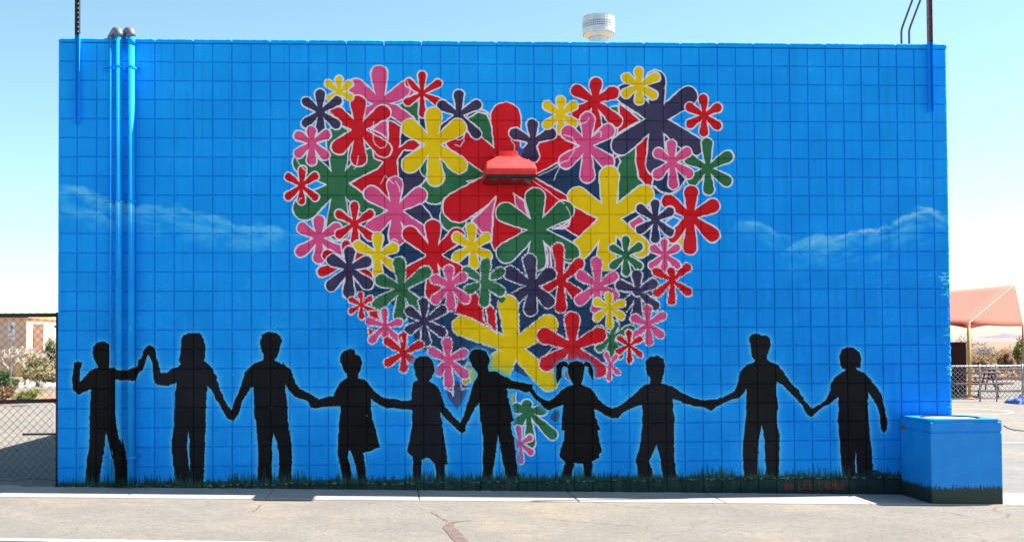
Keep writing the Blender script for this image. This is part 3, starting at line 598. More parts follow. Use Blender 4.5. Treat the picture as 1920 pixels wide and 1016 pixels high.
# ---- END MURAL
def mural_mat(ref, name='mural_paint_on_block'):
    mt, t, b = new_mat(name, .68, .12)
    tc = N(t, 'ShaderNodeTexCoord'); tc.object = ref
    mp = N(t, 'ShaderNodeMapping'); mp.inputs['Location'].default_value = (-WX0 / (CW / PPM), -WZ0 / (CH / PPM), 0)
    sx = N(t, 'ShaderNodeSeparateXYZ'); cx = N(t, 'ShaderNodeCombineXYZ')
    t.links.new(tc.outputs['Object'], sx.inputs[0]); t.links.new(sx.outputs['X'], cx.inputs['X']); t.links.new(sx.outputs['Z'], cx.inputs['Y'])
    mp.inputs['Scale'].default_value = (1 / (CW / PPM), 1 / (CH / PPM), 1)
    t.links.new(cx.outputs[0], mp.inputs[0])
    im = N(t, 'ShaderNodeTexImage'); im.image = img; im.extension = 'EXTEND'; im.interpolation = 'Cubic'
    t.links.new(mp.outputs[0], im.inputs[0])
    hs = N(t, 'ShaderNodeHueSaturation'); hs.inputs['Saturation'].default_value = 1.0; hs.inputs['Value'].default_value = 1.13
    t.links.new(im.outputs['Color'], hs.inputs['Color'])
    f = noise_fac(t, 7, 6, .7, .3, .7, tc.outputs['Object'])
    c = mix(t, math_n(t, 'MULTIPLY', f, .06), hs.outputs[0], (0, 0, 0, 1))
    t.links.new(c, b.inputs['Base Color'])
    h1 = noise_fac(t, 55, 6, .75, 0, 1, tc.outputs['Object']); h2 = noise_fac(t, 240, 3, .8, 0, 1, tc.outputs['Object'])
    h = math_n(t, 'ADD', h1, math_n(t, 'MULTIPLY', h2, .5))
    # the lower courses are split-faced, the upper ones smoother
    st = N(t, 'ShaderNodeMapRange'); st.inputs['From Min'].default_value = 2.2; st.inputs['From Max'].default_value = 2.3
    st.inputs['To Min'].default_value = 1.0; st.inputs['To Max'].default_value = .38
    t.links.new(sx.outputs['Z'], st.inputs['Value'])
    bump(t, b, h, .006, st.outputs[0])
    return mt

# ------------------------------------------------------------------ the building
bld = thing('painted_building', 'blue concrete block building with a painted heart of flowers above ten children in silhouette', 'building')
M['mural'] = mural_mat(bld)
PZ0, TZ = -.38, 4.727        # foot of the wall below ground, joint under the cap course
def colx(k): return -0.0150591 + 0.2043081 * k + 1.1018e-5 * k * k - 7.984e-7 * k ** 3
def rowz(j): return 4.728503 - 0.2043139 * j + 1.0177e-5 * j * j - 3.6018e-6 * j ** 3
CEDGE = [colx(k) for k in range(48)] + [9.705]
CEDGE[0] = -0.012
g = .0052                    # half a joint
DEPTH, INSET = 9.0, 1.22
# mortar bed behind the faces, painted through
MB().box(CEDGE[0] + .006, CEDGE[-1] - .006, .0125, .36, PZ0, TZ - .002).build('mortar_bed', M['mural'], bld)
# full block = two scored faces on one body; shared mesh data for each kind
def block_mesh(name, widths, h, jag=None):
    b = MB(); W = sum(widths); x = 0
    for i, wd in enumerate(widths):
        a0 = x + g; a1 = x + wd - g; x += wd
        b.block(a0, a1, g, h - g, 0.0, .17)
    if len(widths) == 2: b.box(widths[0] - g * 1.2, widths[0] + g * 1.2, .0115, .16, g, h - g)
    me = bpy.data.meshes.new(name); me.from_pydata([tuple(v) for v in b.v], [], b.f); me.materials.append(M['mural']); me.update()
    return me
RH = .2047
full_me = block_mesh('block', [.2043, .2043], RH); half_me = block_mesh('half_block', [.2043], RH)
def jag_block(h, wd, seed, amp):
    """half block at the right-hand corner with a broken, uneven edge"""
    rr = random.Random(seed); n = 9; vs = []; fs = []
    zs = [g + (h - 2 * g) * i / n for i in range(n + 1)]
    for i, z in enumerate(zs):
        e = wd - .004 + rr.uniform(-amp, amp * .6) + (rr.random() < .2) * -amp; c = .0035
        yf = c if i in (0, n) else 0
        vs += [(g, .17, z), (g, yf + c, z), (g + c, yf, z), (e - .012 - rr.random() * amp, yf + rr.random() * .003, z), (e, .012 + rr.random() * amp, z), (e - .002, .17, z)]
    for i in range(n):
        for k in range(6):
            a = i * 6 + k; b_ = i * 6 + (k + 1) % 6; fs.append((a, b_, b_ + 6, a + 6))
    fs.append(tuple(range(5, -1, -1))); fs.append(tuple(range(n * 6, n * 6 + 6)))
    me = bpy.data.meshes.new('corner_block'); me.from_pydata(vs, [], fs); me.materials.append(M['mural']); me.update()
    return me
rest = MB(); nblk = 0
rr = random.Random(3)
for j in range(23, -1, -1):
    z1 = rowz(j) if j else TZ; z0 = rowz(j + 1)
    segs = [(0, 1)] + [(k, k + 2) for k in range(1, 47, 2)] + [(47, 48)]
    if j == 23: z0 = rowz(24)
    for a, b_ in segs:
        x0, x1 = CEDGE[a], CEDGE[b_]
        dy = rr.uniform(-.0012, .0012)
        if b_ == 48: me = jag_block(z1 - z0, x1 - x0, j * 31, .004 if j < 12 else .011)
        else: me = None
        if nblk < 300:
            o = bpy.data.objects.new('block', me or (full_me if b_ - a == 2 else half_me))
            o.location = (x0, dy, z0)
            if me is None: o.scale = ((x1 - x0) / (.2043 * (b_ - a)), 1, (z1 - z0) / RH)
            finish(o, bld); nblk += 1
        elif me is not None:
            rest.add([(v.co.x + x0, v.co.y + dy, v.co.z + z0) for v in me.vertices], [tuple(p.vertices) for p in me.polygons])
        else:
            xm = [x0 + (x1 - x0) * i / (b_ - a) for i in range(b_ - a + 1)]
            for i in range(b_ - a): rest.block(xm[i] + g, xm[i + 1] - g, z0 + g, z1 - g, dy, .17)
            if b_ - a == 2: rest.box(xm[1] - g * 1.2, xm[1] + g * 1.2, .0115, .16, z0 + g, z1 - g)
stuff(rest.build('upper_block_courses', M['mural'], bld))
# cap course with its rough top
M['cap'] = M['mural']
ce = [0] + list(range(1, 48, 2)) + [48]
for i in range(len(ce) - 1):
    x0, x1 = CEDGE[ce[i]] + .004, CEDGE[ce[i + 1]] - .004; n = max(6, int((x1 - x0) / .022)); vs = []; fs = []
    y0 = rr.uniform(-.004, -.001); zt = 4.772 + .0007 * i * .9
    for k in range(n + 1):
        x = x0 + (x1 - x0) * k / n; e = .012 if k in (0, n) else 0
        zz = zt + rr.uniform(-.003, .0025) - e * .8
        vs += [(x, y0 + .004, TZ + .004), (x, y0, TZ + .010), (x, y0 + .002, zz - .008), (x, y0 + .012, zz), (x, .20, zt + rr.uniform(-.004, .004)), (x, .20, TZ + .004)]
    for k in range(n):
        for q_ in range(6):
            a = k * 6 + q_; b_ = k * 6 + (q_ + 1) % 6; fs.append((a, a + 6, b_ + 6, b_))
    fs.append(tuple(range(6))); fs.append(tuple(range(n * 6 + 5, n * 6 - 1, -1)))
    mesh_obj('cap_block', vs, fs, M['mural'], bld)
# body behind the mural wall
BX0, BX1 = CEDGE[0] + INSET, CEDGE[-1] - .01  # left inset is invented, shaped to shorten the body's shadow on the ground
MB().box(BX0 + .012, BX1 - .012, .362, DEPTH - .012, PZ0, 4.58).build('wall_core', M['blue'], bld)
MB().box(BX0 + .2, BX1 - .2, .37, DEPTH - .2, 4.582, 4.60).build('roof', M['gravel_roof'], bld)
def side(x, sgn, ya, yb):
    b = MB()
    ny = int(round((yb - ya) / .2043))
    for j in range(24):
        z1 = rowz(j) if j else TZ; z0 = rowz(j + 1)
        for k in range(ny):
            y0 = ya + (yb - ya) * k / ny + g; y1 = ya + (yb - ya) * (k + 1) / ny - g; c = .0035
            if sgn > 0: pts = lambda d, y: x - d
            xf, xb = x, x - sgn * .1; xc = x - sgn * c
            v = [(xb, y0, z0 + g), (xb, y1, z0 + g), (xb, y1, z1 - g), (xb, y0, z1 - g), (xc, y0, z0 + g), (xc, y1, z0 + g), (xc, y1, z1 - g), (xc, y0, z1 - g),
                 (xf, y0 + c, z0 + g + c), (xf, y1 - c, z0 + g + c), (xf, y1 - c, z1 - g - c), (xf, y0 + c, z1 - g - c)]
            f = [(0, 1, 5, 4), (1, 2, 6, 5), (2, 3, 7, 6), (3, 0, 4, 7), (4, 5, 9, 8), (5, 6, 10, 9), (6, 7, 11, 10), (7, 4, 8, 11), (8, 9, 10, 11)]
            b.add(v, f if sgn > 0 else [t[::-1] for t in f])
    b.cbox(x - .19 if sgn > 0 else x, x if sgn > 0 else x + .19, ya, yb, TZ + .004, 4.775, .006)
    return b
stuff(side(BX1, 1, .362, DEPTH).build('side_wall_blocks', M['blue'], bld))
stuff(side(BX0, -1, .362, DEPTH).build('side_wall_blocks', M['blue'], bld))
MB().box(BX0 + .2, BX1 - .2, DEPTH - .2, DEPTH, PZ0, 4.775).build('rear_wall', M['blue'], bld)

# ------------------------------------------------------------------ ground
def ground_sheet():
    xs = [-4000, -1200, -300, -80, -30, -14, -8, -4, -1.5, 0, 1.5, 3, 4.5, 6, 7.5, 9, 10.5, 13, 18, 30, 80, 300, 1200, 4000]
    ys = [-60, -30, -14, -9, -6, -4, -2, 0, 3, 8, 15, 24, 34]
    vs = [(x, y, ground_z(x)) for y in ys for x in xs]; nx = len(xs)
    fs = [(j * nx + i, j * nx + i + 1, (j + 1) * nx + i + 1, (j + 1) * nx + i) for j in range(len(ys) - 1) for i in range(nx - 1)]
    return mesh_obj('parking_asphalt', vs, fs, M['asphalt'])
structure(ground_sheet())
def sand_sheet():
    xs = [-9000, -1500, -100, -1.5, 10.5, 100, 1500, 9000]; ys = [34, 60, 200, 1000, 9000]
    vs = [(x, y, ground_z(x) + .004 * 0) for y in ys for x in xs]; nx = len(xs)
    fs = [(j * nx + i, j * nx + i + 1, (j + 1) * nx + i + 1, (j + 1) * nx + i) for j in range(len(ys) - 1) for i in range(nx - 1)]
    return mesh_obj('desert_ground', vs, fs, M['sand'])
structure(sand_sheet())
vs = [(-9000, -9000, .0), (9000, -9000, -.23), (9000, -60, -.23), (-9000, -60, .0)]
structure(mesh_obj('open_ground', vs, [(0, 1, 2, 3)], M['sand']))

# concrete walk along the foot of the wall, five foot slabs with open joints
WALK_W = .725
walk = bpy.data.objects.new('concrete_walk', None); COL.objects.link(walk); walk['kind'] = 'structure'
M['walk'] = simple('walk_concrete', (150, 143, 138), (166, 158, 150), 2.5, .9, .12, bscale=140, bdist=.002)
def slab(x0, x1, y0, y1, lift=.012, nm='slab'):
    b = MB(); c = .008
    z0a, z0b = ground_z(x0), ground_z(x1)
    v = [(x0, y0, z0a - .1), (x1, y0, z0b - .1), (x1, y1, z0b - .1), (x0, y1, z0a - .1),
         (x0, y0, z0a + lift - c), (x1, y0, z0b + lift - c), (x1, y1, z0b + lift - c), (x0, y1, z0a + lift - c),
         (x0 + c, y0 + c, z0a + lift), (x1 - c, y0 + c, z0b + lift), (x1 - c, y1 - c, z0b + lift), (x0 + c, y1 - c, z0a + lift)]
    b.add(v, [(0, 1, 5, 4), (1, 2, 6, 5), (2, 3, 7, 6), (3, 0, 4, 7), (4, 5, 9, 8), (5, 6, 10, 9), (6, 7, 11, 10), (7, 4, 8, 11), (8, 9, 10, 11)])
    return b.build(nm, M['walk'], walk)
jx = [-4.9, -3.4, -1.95, -.42, .86, 2.26, 3.80, 5.42, 6.93, 8.45, 9.9, 11.3, 12.8]
for i in range(len(jx) - 1):
    slab(jx[i] + .004, jx[i + 1] - .004, -WALK_W, -.002 if jx[i] > -.5 and jx[i + 1] < 10 else .12)

# white parking line, sealed crack, loose chips
def flat(name, pts, mat, lift=.004, dz=0, parent=None):
    return mesh_obj(name, [(p[0], p[1], ground_z(p[0]) + lift) for p in pts], [tuple(range(len(pts)))], mat, parent)
def strip(name, pts, wd, mat, lift=.004):
    """ribbon laid on the ground; pts (x, y, width)"""
    vs = []; fs = []
    for i, p in enumerate(pts):
        a = Vector(pts[max(i - 1, 0)][:2]); b_ = Vector(pts[min(i + 1, len(pts) - 1)][:2]); d = (b_ - a).normalized(); n_ = Vector((-d.y, d.x))
        wv = (p[2] if len(p) > 2 else wd) / 2
        for s in (-1, 1):
            q_ = Vector(p[:2]) + n_ * wv * s; vs.append((q_.x, q_.y, ground_z(q_.x) + lift))
    for i in range(len(pts) - 1): fs.append((2 * i, 2 * i + 1, 2 * i + 3, 2 * i + 2))
    return mesh_obj(name, vs, fs, mat)
p0, p1 = gpt(0, 1010), gpt(470, 1016.5); d_ = (p1 - p0).normalized(); e0 = p0 - d_ * 3; e1 = p1 + d_ * .4; nn = Vector((-d_.y, d_.x, 0)) * .1
lp = [e0.lerp(e1, k / 40) - nn * .5 for k in range(41)]
o = strip('painted_line', [(p.x, p.y) for p in lp], .10, M['white_line'], .007); structure(o)
tar = [(845, 977, .05), (851, 975, .04), (880, 976, .015)]
tp = [gpt(u, v) for u, v in ((885, 976), (862, 977), (850, 979), (842, 984), (841, 989), (848, 994), (853, 1001), (859, 1008), (866, 1014), (874, 1022), (880, 1035))]
tw = [.008, .02, .045, .075, .10, .11, .12, .12, .11, .10, .09]
o = strip('sealed_crack', [(p.x + rr.uniform(-.006, .006), p.y, w_) for p, w_ in zip(tp, tw)], .1, M['tar']); structure(o)
for pts in ([(808, 960), (822, 968), (834, 976), (843, 980)], [(1010, 972), (1050, 975), (1090, 978), (1130, 982), (1160, 984), (1200, 987)], [(490, 946), (480, 956), (470, 962)], [(1110, 942), (1150, 946), (1180, 950), (1230, 953)],
            [(1885, 783), (1900, 783.5), (1925, 784)], [(1880, 853), (1900, 854), (1925, 854.5)]):
    pp = [gpt(*p) for p in pts]; dense = []
    for a, b_ in zip(pp, pp[1:]):
        for k in range(5):
            q_ = a.lerp(b_, k / 5); dense.append((q_.x + rr.uniform(-.01, .01), q_.y + rr.uniform(-.012, .012), rr.uniform(.004, .010)))
    o = strip('fine_crack', dense, .01, M['crack']); structure(o)
# crumbs of stone along the foot of the wall and specks on the asphalt
b = MB()
def chip(b, x, y, z, s):
    pts = [Vector((x + s * rr.uniform(-1, 1), y + s * rr.uniform(-1, 1), z)) for _ in range(4)]
    top = Vector((x + s * rr.uniform(-.3, .3), y, z + s * rr.uniform(.4, .9)))
    c = sum(pts, Vector()) / 4; pts.sort(key=lambda p: math.atan2(p.y - c.y, p.x - c.x))
    b.add(pts + [top], [(0, 1, 4), (1, 2, 4), (2, 3, 4), (3, 0, 4)])
for _ in range(260):
    x = rr.uniform(-.2, 8.9) if rr.random() < .5 else rr.choice([.3, .95, 2.0, 2.3, 4.6, 6.6]) + rr.gauss(0, .12)
    chip(b, x, -abs(rr.gauss(0, .02)) - .006, ground_z(x) + .012, rr.uniform(.003, .012))
stuff(b.build('stone_crumbs', M['pebble']))
b = MB()
for _ in range(700):
    x = rr.uniform(-2, 12); y = rr.uniform(-3.6, -.85)
    chip(b, x, y, ground_z(x), rr.uniform(.002, .007))
stuff(b.build('loose_grit', M['crack']))

# ------------------------------------------------------------------ lamp on the wall
lx, lz = ray(955, 318, -.25)
def wall_lamp():
    t = thing('wall_lamp', 'red painted floodlight hood mounted in the middle of the flower heart', 'wall lamp', (lx, 0, lz))
    O = (lx, 0, lz)
    # cross sections along x: hood is wide and shallow, narrow neck on top against the wall
    W, Pj = .268, .47
    zb = ray(955, 327, -Pj)[1]; zt = ray(955, 285, -.10)[1]; zs = ray(955, 306, -.36)[1]
    prof = [(0.002, zt), (-.10, zt), (-.20, zt - .012), (-.30, zt - .055), (-.39, zt - .10), (-.45, zb + .075), (-Pj, zb + .05), (-Pj - .002, zb), (0.002, zb)]
    def halfw(y, z):
        k = min(max((zt - z) / (zt - zb), 0), 1)
        if k < .20: return .098 + .004 * k / .20
        if k < .30: return .128 + .03 * (k - .2) / .1
        if k < .50: return .158 + (W - .02 - .158) * ((k - .30) / .20) ** .85
        return W - .02 + .02 * min((k - .50) / .3, 1)
    # build as horizontal slices from top to bottom, each a rounded trapezoid
    b = MB(O); ns = 14; ring = []
    for i in range(ns + 1):
        k = i / ns; z = zt - (zt - zb) * k
        hw = halfw(0, z); dp = [.16, .163, .166, .17, .215, .26, .305, .35, .39, .425, .45, .463, .466, .468, .47][i]
        c = .014
        pts = [(-hw, .002), (-hw, -dp + c), (-hw + c * .3, -dp + c * .3), (-hw + c, -dp), (-hw * .4, -dp - .004), (hw * .4, -dp - .004), (hw - c, -dp), (hw - c * .3, -dp + c * .3), (hw, -dp + c), (hw, .002)]
        ring.append([(lx + px_, py_, z) for px_, py_ in pts])
    vs = [p for r_ in ring for p in r_]; n = 10; fs = []
    for i in range(ns):
        for k in range(n):
            a = i * n + k; q_ = i * n + (k + 1) % n; fs.append((a, a + n, q_ + n, q_))
    fs.append(tuple(range(n))); fs.append(tuple(range(len(vs) - 1, len(vs) - n - 1, -1)))
    b.add(vs, fs); b.build('hood', M['red_lamp'], t)
    # step lugs at the neck
    for s in (-1, 1):
        MB(O).cbox(lx + s * .130 - .022, lx + s * .130 + .022, -.06, .0, zt - .055, zt - .012, .006).build('hinge_lug', M['red_lamp'], t)
    z2 = zb - .045
    MB(O).cbox(lx - W + .006, lx + W - .006, -Pj + .006, -.004, zb - .024, zb - .002, .003).build('lens_frame', M['black_metal'], t)
    b = MB(O); e = .035
    b.add([(lx - W + .012, -Pj + .012, zb - .025), (lx + W - .012, -Pj + .012, zb - .025), (lx + W - .012, -.01, zb - .025), (lx - W + .012, -.01, zb - .025),
           (lx - W + e, -Pj + .03, zb - .038), (lx + W - e, -Pj + .03, zb - .038), (lx + W - e, -.03, zb - .05), (lx - W + e, -.03, zb - .05)],
          [(0, 1, 2, 3), (7, 6, 5, 4), (0, 4, 5, 1), (1, 5, 6, 2), (2, 6, 7, 3), (3, 7, 4, 0)])
    b.build('lens', M['lens'], t)
    return t
wall_lamp()

# ------------------------------------------------------------------ conduits down the left of the wall
def conduit_run():
    specs = [(207.5, .0125, 71, 'thin blue painted conduit, leftmost of the three pipes running down the wall'),
             (223.5, .0345, 68, 'thick blue painted conduit, middle of the three pipes running down the wall'),
             (246.5, .0345, 68, 'thick blue painted conduit, rightmost of the three pipes running down the wall')]
    for u, r, vt, lab in specs:
        x, zt = ray(u, vt, -.075); y = -.045 - r * .9; zb = ground_z(x) + .034
        t = thing('wall_conduit', lab, 'pipe', (x, y, zb), 'pipes on the left of the mural wall')
        O = (x, y, zb)
        MB(O).tube([(x, y, zb), (x, y, zt)], r, 18).build('pipe', M['mural'], t, True)
        # elbow that turns back over the parapet
        R_ = r * 2.2; pts = []
        for k in range(9):
            a = math.pi / 2 * k / 8; pts.append((x - R_ * .75 * (1 - math.cos(a)), y + R_ * (1 - math.cos(a)), zt - .002 + R_ * math.sin(a)))
        pts.append((x - R_ * .75 - .10, y + R_ + .22, zt + R_ - .01)); pts.append((x - R_ * .75 - .16, y + R_ + .42, 4.62))
        MB(O).tube(pts, r * 1.26, 16).build('elbow', M['grey_pvc'], t, True)
        MB(O).tube([(x, y, zt - .006), (x, y, zt + .012)], r * 1.22, 16).build('coupling', M['grey_pvc'], t, True)
        if u > 240:
            MB(O).tube([(x, y, zt - .10), (x, y, zt - .012)], r * 1.12, 18).build('coupling', M['mural'], t, True)
conduit_run()
for v, lab in ((130, 'metal strap rail holding the three pipes near the top of the wall'), (380, 'metal strap rail holding the three pipes beside the painted cloud'), (856, 'metal strap rail holding the three pipes just above the painted grass')):
    x0, z = ray(193, v); x1, _ = ray(262, v)
    O = (x0, 0, z); t = thing('strap_rail', lab, 'pipe bracket', O, 'strap rails across the pipes')
    b = MB(O); b.box(x0, x1, -.034, 0, z - .020, z - .015); b.box(x0, x1, -.034, 0, z + .015, z + .020); b.box(x0, x1, -.004, -.0005, z - .0148, z + .0148)
    b.box(x0, x1, -.034, -.031, z + .008, z + .0148); b.box(x0, x1, -.034, -.031, z - .0148, z - .008)
    b.build('channel', M['mural'], t)
    for u, r in ((207.5, .0125), (223.5, .0345), (246.5, .0345)):
        x, _ = ray(u, v, -.075); y = -.045 - r * .9; vs = []
        pts = [(x + (r + .004) * math.cos(math.pi * k / 10), y - (r + .004) * math.sin(math.pi * k / 10)) for k in range(11)]
        pts = [(x + r + .004, -.034)] + pts + [(x - r - .004, -.034)]
        fs = []
        for px_, py_ in pts: vs += [(px_, py_, z - .012), (px_, py_, z + .012)]
        for k in range(len(pts) - 1): fs.append((2 * k, 2 * k + 2, 2 * k + 3, 2 * k + 1))
        bb = MB(O).add(vs, fs); o = bb.build('clamp', M['mural'], t)
        mdf = o.modifiers.new('thickness', 'SOLIDIFY'); mdf.thickness = .004; mdf.offset = 0
        MB(O).box(x + r + .005, x + r + .012, -.06, -.034, z - .010, z + .010).build('clamp_screw', M['mural'], t)

# perforated steel angles bolted to the wall and rising above it
def angle_post(u, vb, lab, mat_up):
    x, zb = ray(u, vb, -.03); ztop = 6.4; zc = 4.80
    O = (x, 0, zb); t = thing('perforated_post', lab, 'steel post', O, 'perforated posts at the ends of the wall')
    b = MB(O); b.box(x - .024, x + .024, -.007, -.002, zb, zc); b.box(x - .024, x - .018, -.050, -.0071, zb, zc); b.box(x + .018, x + .024, -.050, -.0071, zb, zc)
    b.build('painted_channel', M['mural'], t)
    b = MB(O); z = zc
    b.box(x - .024, x - .019, -.050, -.0071, zc, ztop); b.box(x + .019, x + .024, -.050, -.0071, zc, ztop)
    # web with a row of round-ish holes
    while z < ztop - .05:
        b.box(x - .0188, x - .006, -.007, -.002, z, z + .05); b.box(x + .006, x + .0188, -.007, -.002, z, z + .05)
        b.box(x - .0059, x + .0059, -.007, -.002, z, z + .036); z += .05
    b.build('bare_channel', mat_up, t)
    for zz in (zb + .12, zb + .45, zb + .78):
        MB(O).lathe([(.008, 0), (.008, .006)], (x, -.012, zz - .003), 6).build('bolt', M['mural'], t)
angle_post(145, 231, 'dark perforated steel post with blue painted foot near the left end of the wall', M['dark_steel'])
angle_post(1746, 209, 'rusty pink perforated steel post with blue painted foot near the right end of the wall', M['rust'])

# ------------------------------------------------------------------ roof: ventilator and two bent conduits
def vent():
    Y = 1.1; x, zt = ray(1122, 33, Y); _, zb = ray(1122, 70, Y); R_ = (ray(1153, 50, Y)[0] - ray(1093, 50, Y)[0]) / 2
    O = (x, Y, 4.60); t = thing('roof_ventilator', 'white drum shaped roof ventilator with rows of small square holes', 'roof vent', O)
    H = zt - zb
    b = MB(O); b.lathe([(R_ * .98, zt - .005 - H * .02), (R_, zt - H * .05), (R_ * 1.0, zt - H * .30)], (x, Y, 0), 28, False)
    b.lathe([(.001, zt + .012), (R_ * .7, zt + .008), (R_ * .98, zt - .006)], (x, Y, 0), 28, False); b.build('cap', M['vent_metal'], t)
    # perforated band: posts and rings leave real holes
    nh = 56; z1 = zt - H * .30; z0 = zt - H * .62; rows = 3; b = MB(O)
    for k in range(nh):
        a0 = 2 * math.pi * k / nh; a1 = a0 + 2 * math.pi / nh * .46
        v = [(x + R_ * math.cos(a), Y + R_ * math.sin(a), z) for z in (z0, z1) for a in (a0, a1)]
        b.add(v, [(0, 1, 3, 2)])
    hh = (z1 - z0) / rows
    for q_ in range(rows + 1):
        zc = z0 + q_ * hh; hw = hh * .24
        b.lathe([(R_ * 1.003, zc - hw), (R_ * 1.003, zc + hw)], (x, Y, 0), 56, False)
    o = b.build('perforated_band', M['vent_metal'], t); mdf = o.modifiers.new('thickness', 'SOLIDIFY'); mdf.thickness = .003
    MB(O).lathe([(R_ * .8, z0), (R_ * .8, z1)], (x, Y, 0), 24).build('inner_throat', M['black_void'], t)
    MB(O).lathe([(R_, z0 + .001), (R_, zb + H * .16), (R_ * .97, zb + H * .12)], (x, Y, 0), 28, False).build('lower_band', M['vent_metal'], t)
    MB(O).lathe([(R_ * .965, zb + H * .119), (R_ * .70, zb - H * .04), (R_ * .62, zb - H * .05)], (x, Y, 0), 10, False).build('collar', M['vent_cream'], t)
    MB(O).lathe([(R_ * .56, 4.60), (R_ * .56, zb + H * .1), (R_ * .5, zb + H * .14)], (x, Y, 0), 20).build('stack', M['vent_metal'], t)
vent()
def bent(u0, u1, lab):
    Y = .8; x0, z0 = ray(u0, 88, Y); xa, za = ray(u0, 60, Y); xb, zb = ray(u0 + 3.2, 48, Y); x1, z1 = ray(u1, 0, Y); d = Vector((x1 - xb, 0, z1 - zb))
    pts = [(x0, Y, 4.60), (xa, Y, za), ((xa * 2 + xb) / 3 - .001, Y, za + (zb - za) * .4), (xb, Y, zb), (x1, Y, z1), (x1 + d.x * 1.1, Y, z1 + d.z * 1.1)]
    t = thing('bent_conduit', lab, 'pipe', (x0, Y, 4.60), 'bent conduits on the roof')
    MB((x0, Y, 4.60)).tube(pts, .012, 10).build('pipe', M['conduit_purple'], t, True)
    MB((x0, Y, 4.60)).lathe([(.05, 4.60), (.045, 4.606), (.02, 4.61)], (x0, Y, 0), 14).build('roof_flange', M['steel'], t)
bent(1690, 1711, 'thin purple grey conduit bending right above the roof, the left one of two')
bent(1704.5, 1726, 'thin purple grey conduit bending right above the roof, the right one nearer the rusty post')

# ------------------------------------------------------------------ blue box at the right
def grass_paint_mat():
    mt, t, b = new_mat('blue_box_paint', .5, .35)
    tc = N(t, 'ShaderNodeTexCoord'); sx = N(t, 'ShaderNodeSeparateXYZ'); t.links.new(tc.outputs['Object'], sx.inputs[0])
    al = math_n(t, 'ADD', sx.outputs['X'], sx.outputs['Y'])
    def blades(freq, amp, seed):
        cx = N(t, 'ShaderNodeCombineXYZ'); t.links.new(math_n(t, 'MULTIPLY', al, freq), cx.inputs['X']); cx.inputs['Y'].default_value = seed
        t.links.new(math_n(t, 'MULTIPLY', sx.outputs['Z'], freq * .12), cx.inputs['Z'])
        n = N(t, 'ShaderNodeTexNoise'); n.inputs['Scale'].default_value = 1; n.inputs['Detail'].default_value = 2.5; n.inputs['Roughness'].default_value = .8
        t.links.new(cx.outputs[0], n.inputs['Vector']); return math_n(t, 'MULTIPLY', n.outputs['Fac'], amp), n.outputs['Fac']
    a1, f1 = blades(48, .16, 0); a2, f2 = blades(120, .15, 7)
    top = math_n(t, 'ADD', math_n(t, 'ADD', a1, a2), .055)
    top = math_n(t, 'ADD', top, .0)
    d = math_n(t, 'SUBTRACT', top, sx.outputs['Z'])
    r = N(t, 'ShaderNodeMapRange'); r.inputs['From Min'].default_value = -.004; r.inputs['From Max'].default_value = .008; t.links.new(d, r.inputs['Value'])
    gcol = mix(t, f2, lin((20, 34, 38)), lin((46, 72, 60)))
    lo = N(t, 'ShaderNodeMapRange'); lo.inputs['From Min'].default_value = .16; lo.inputs['From Max'].default_value = .05; t.links.new(sx.outputs['Z'], lo.inputs['Value'])
    gcol = mix(t, math_n(t, 'MULTIPLY', lo.outputs[0], .45), gcol, lin((22, 26, 32)))
    f = noise_fac(t, 5, 4, .6)
    c = mix(t, f, lin((12, 130, 220)), lin((15, 142, 228)))
    c = mix(t, r.outputs[0], c, gcol)
    t.links.new(c, b.inputs['Base Color']); bump(t, b, noise_fac(t, 120, 4, .7, 0, 1), .003)
    return mt
M['box'] = grass_paint_mat()
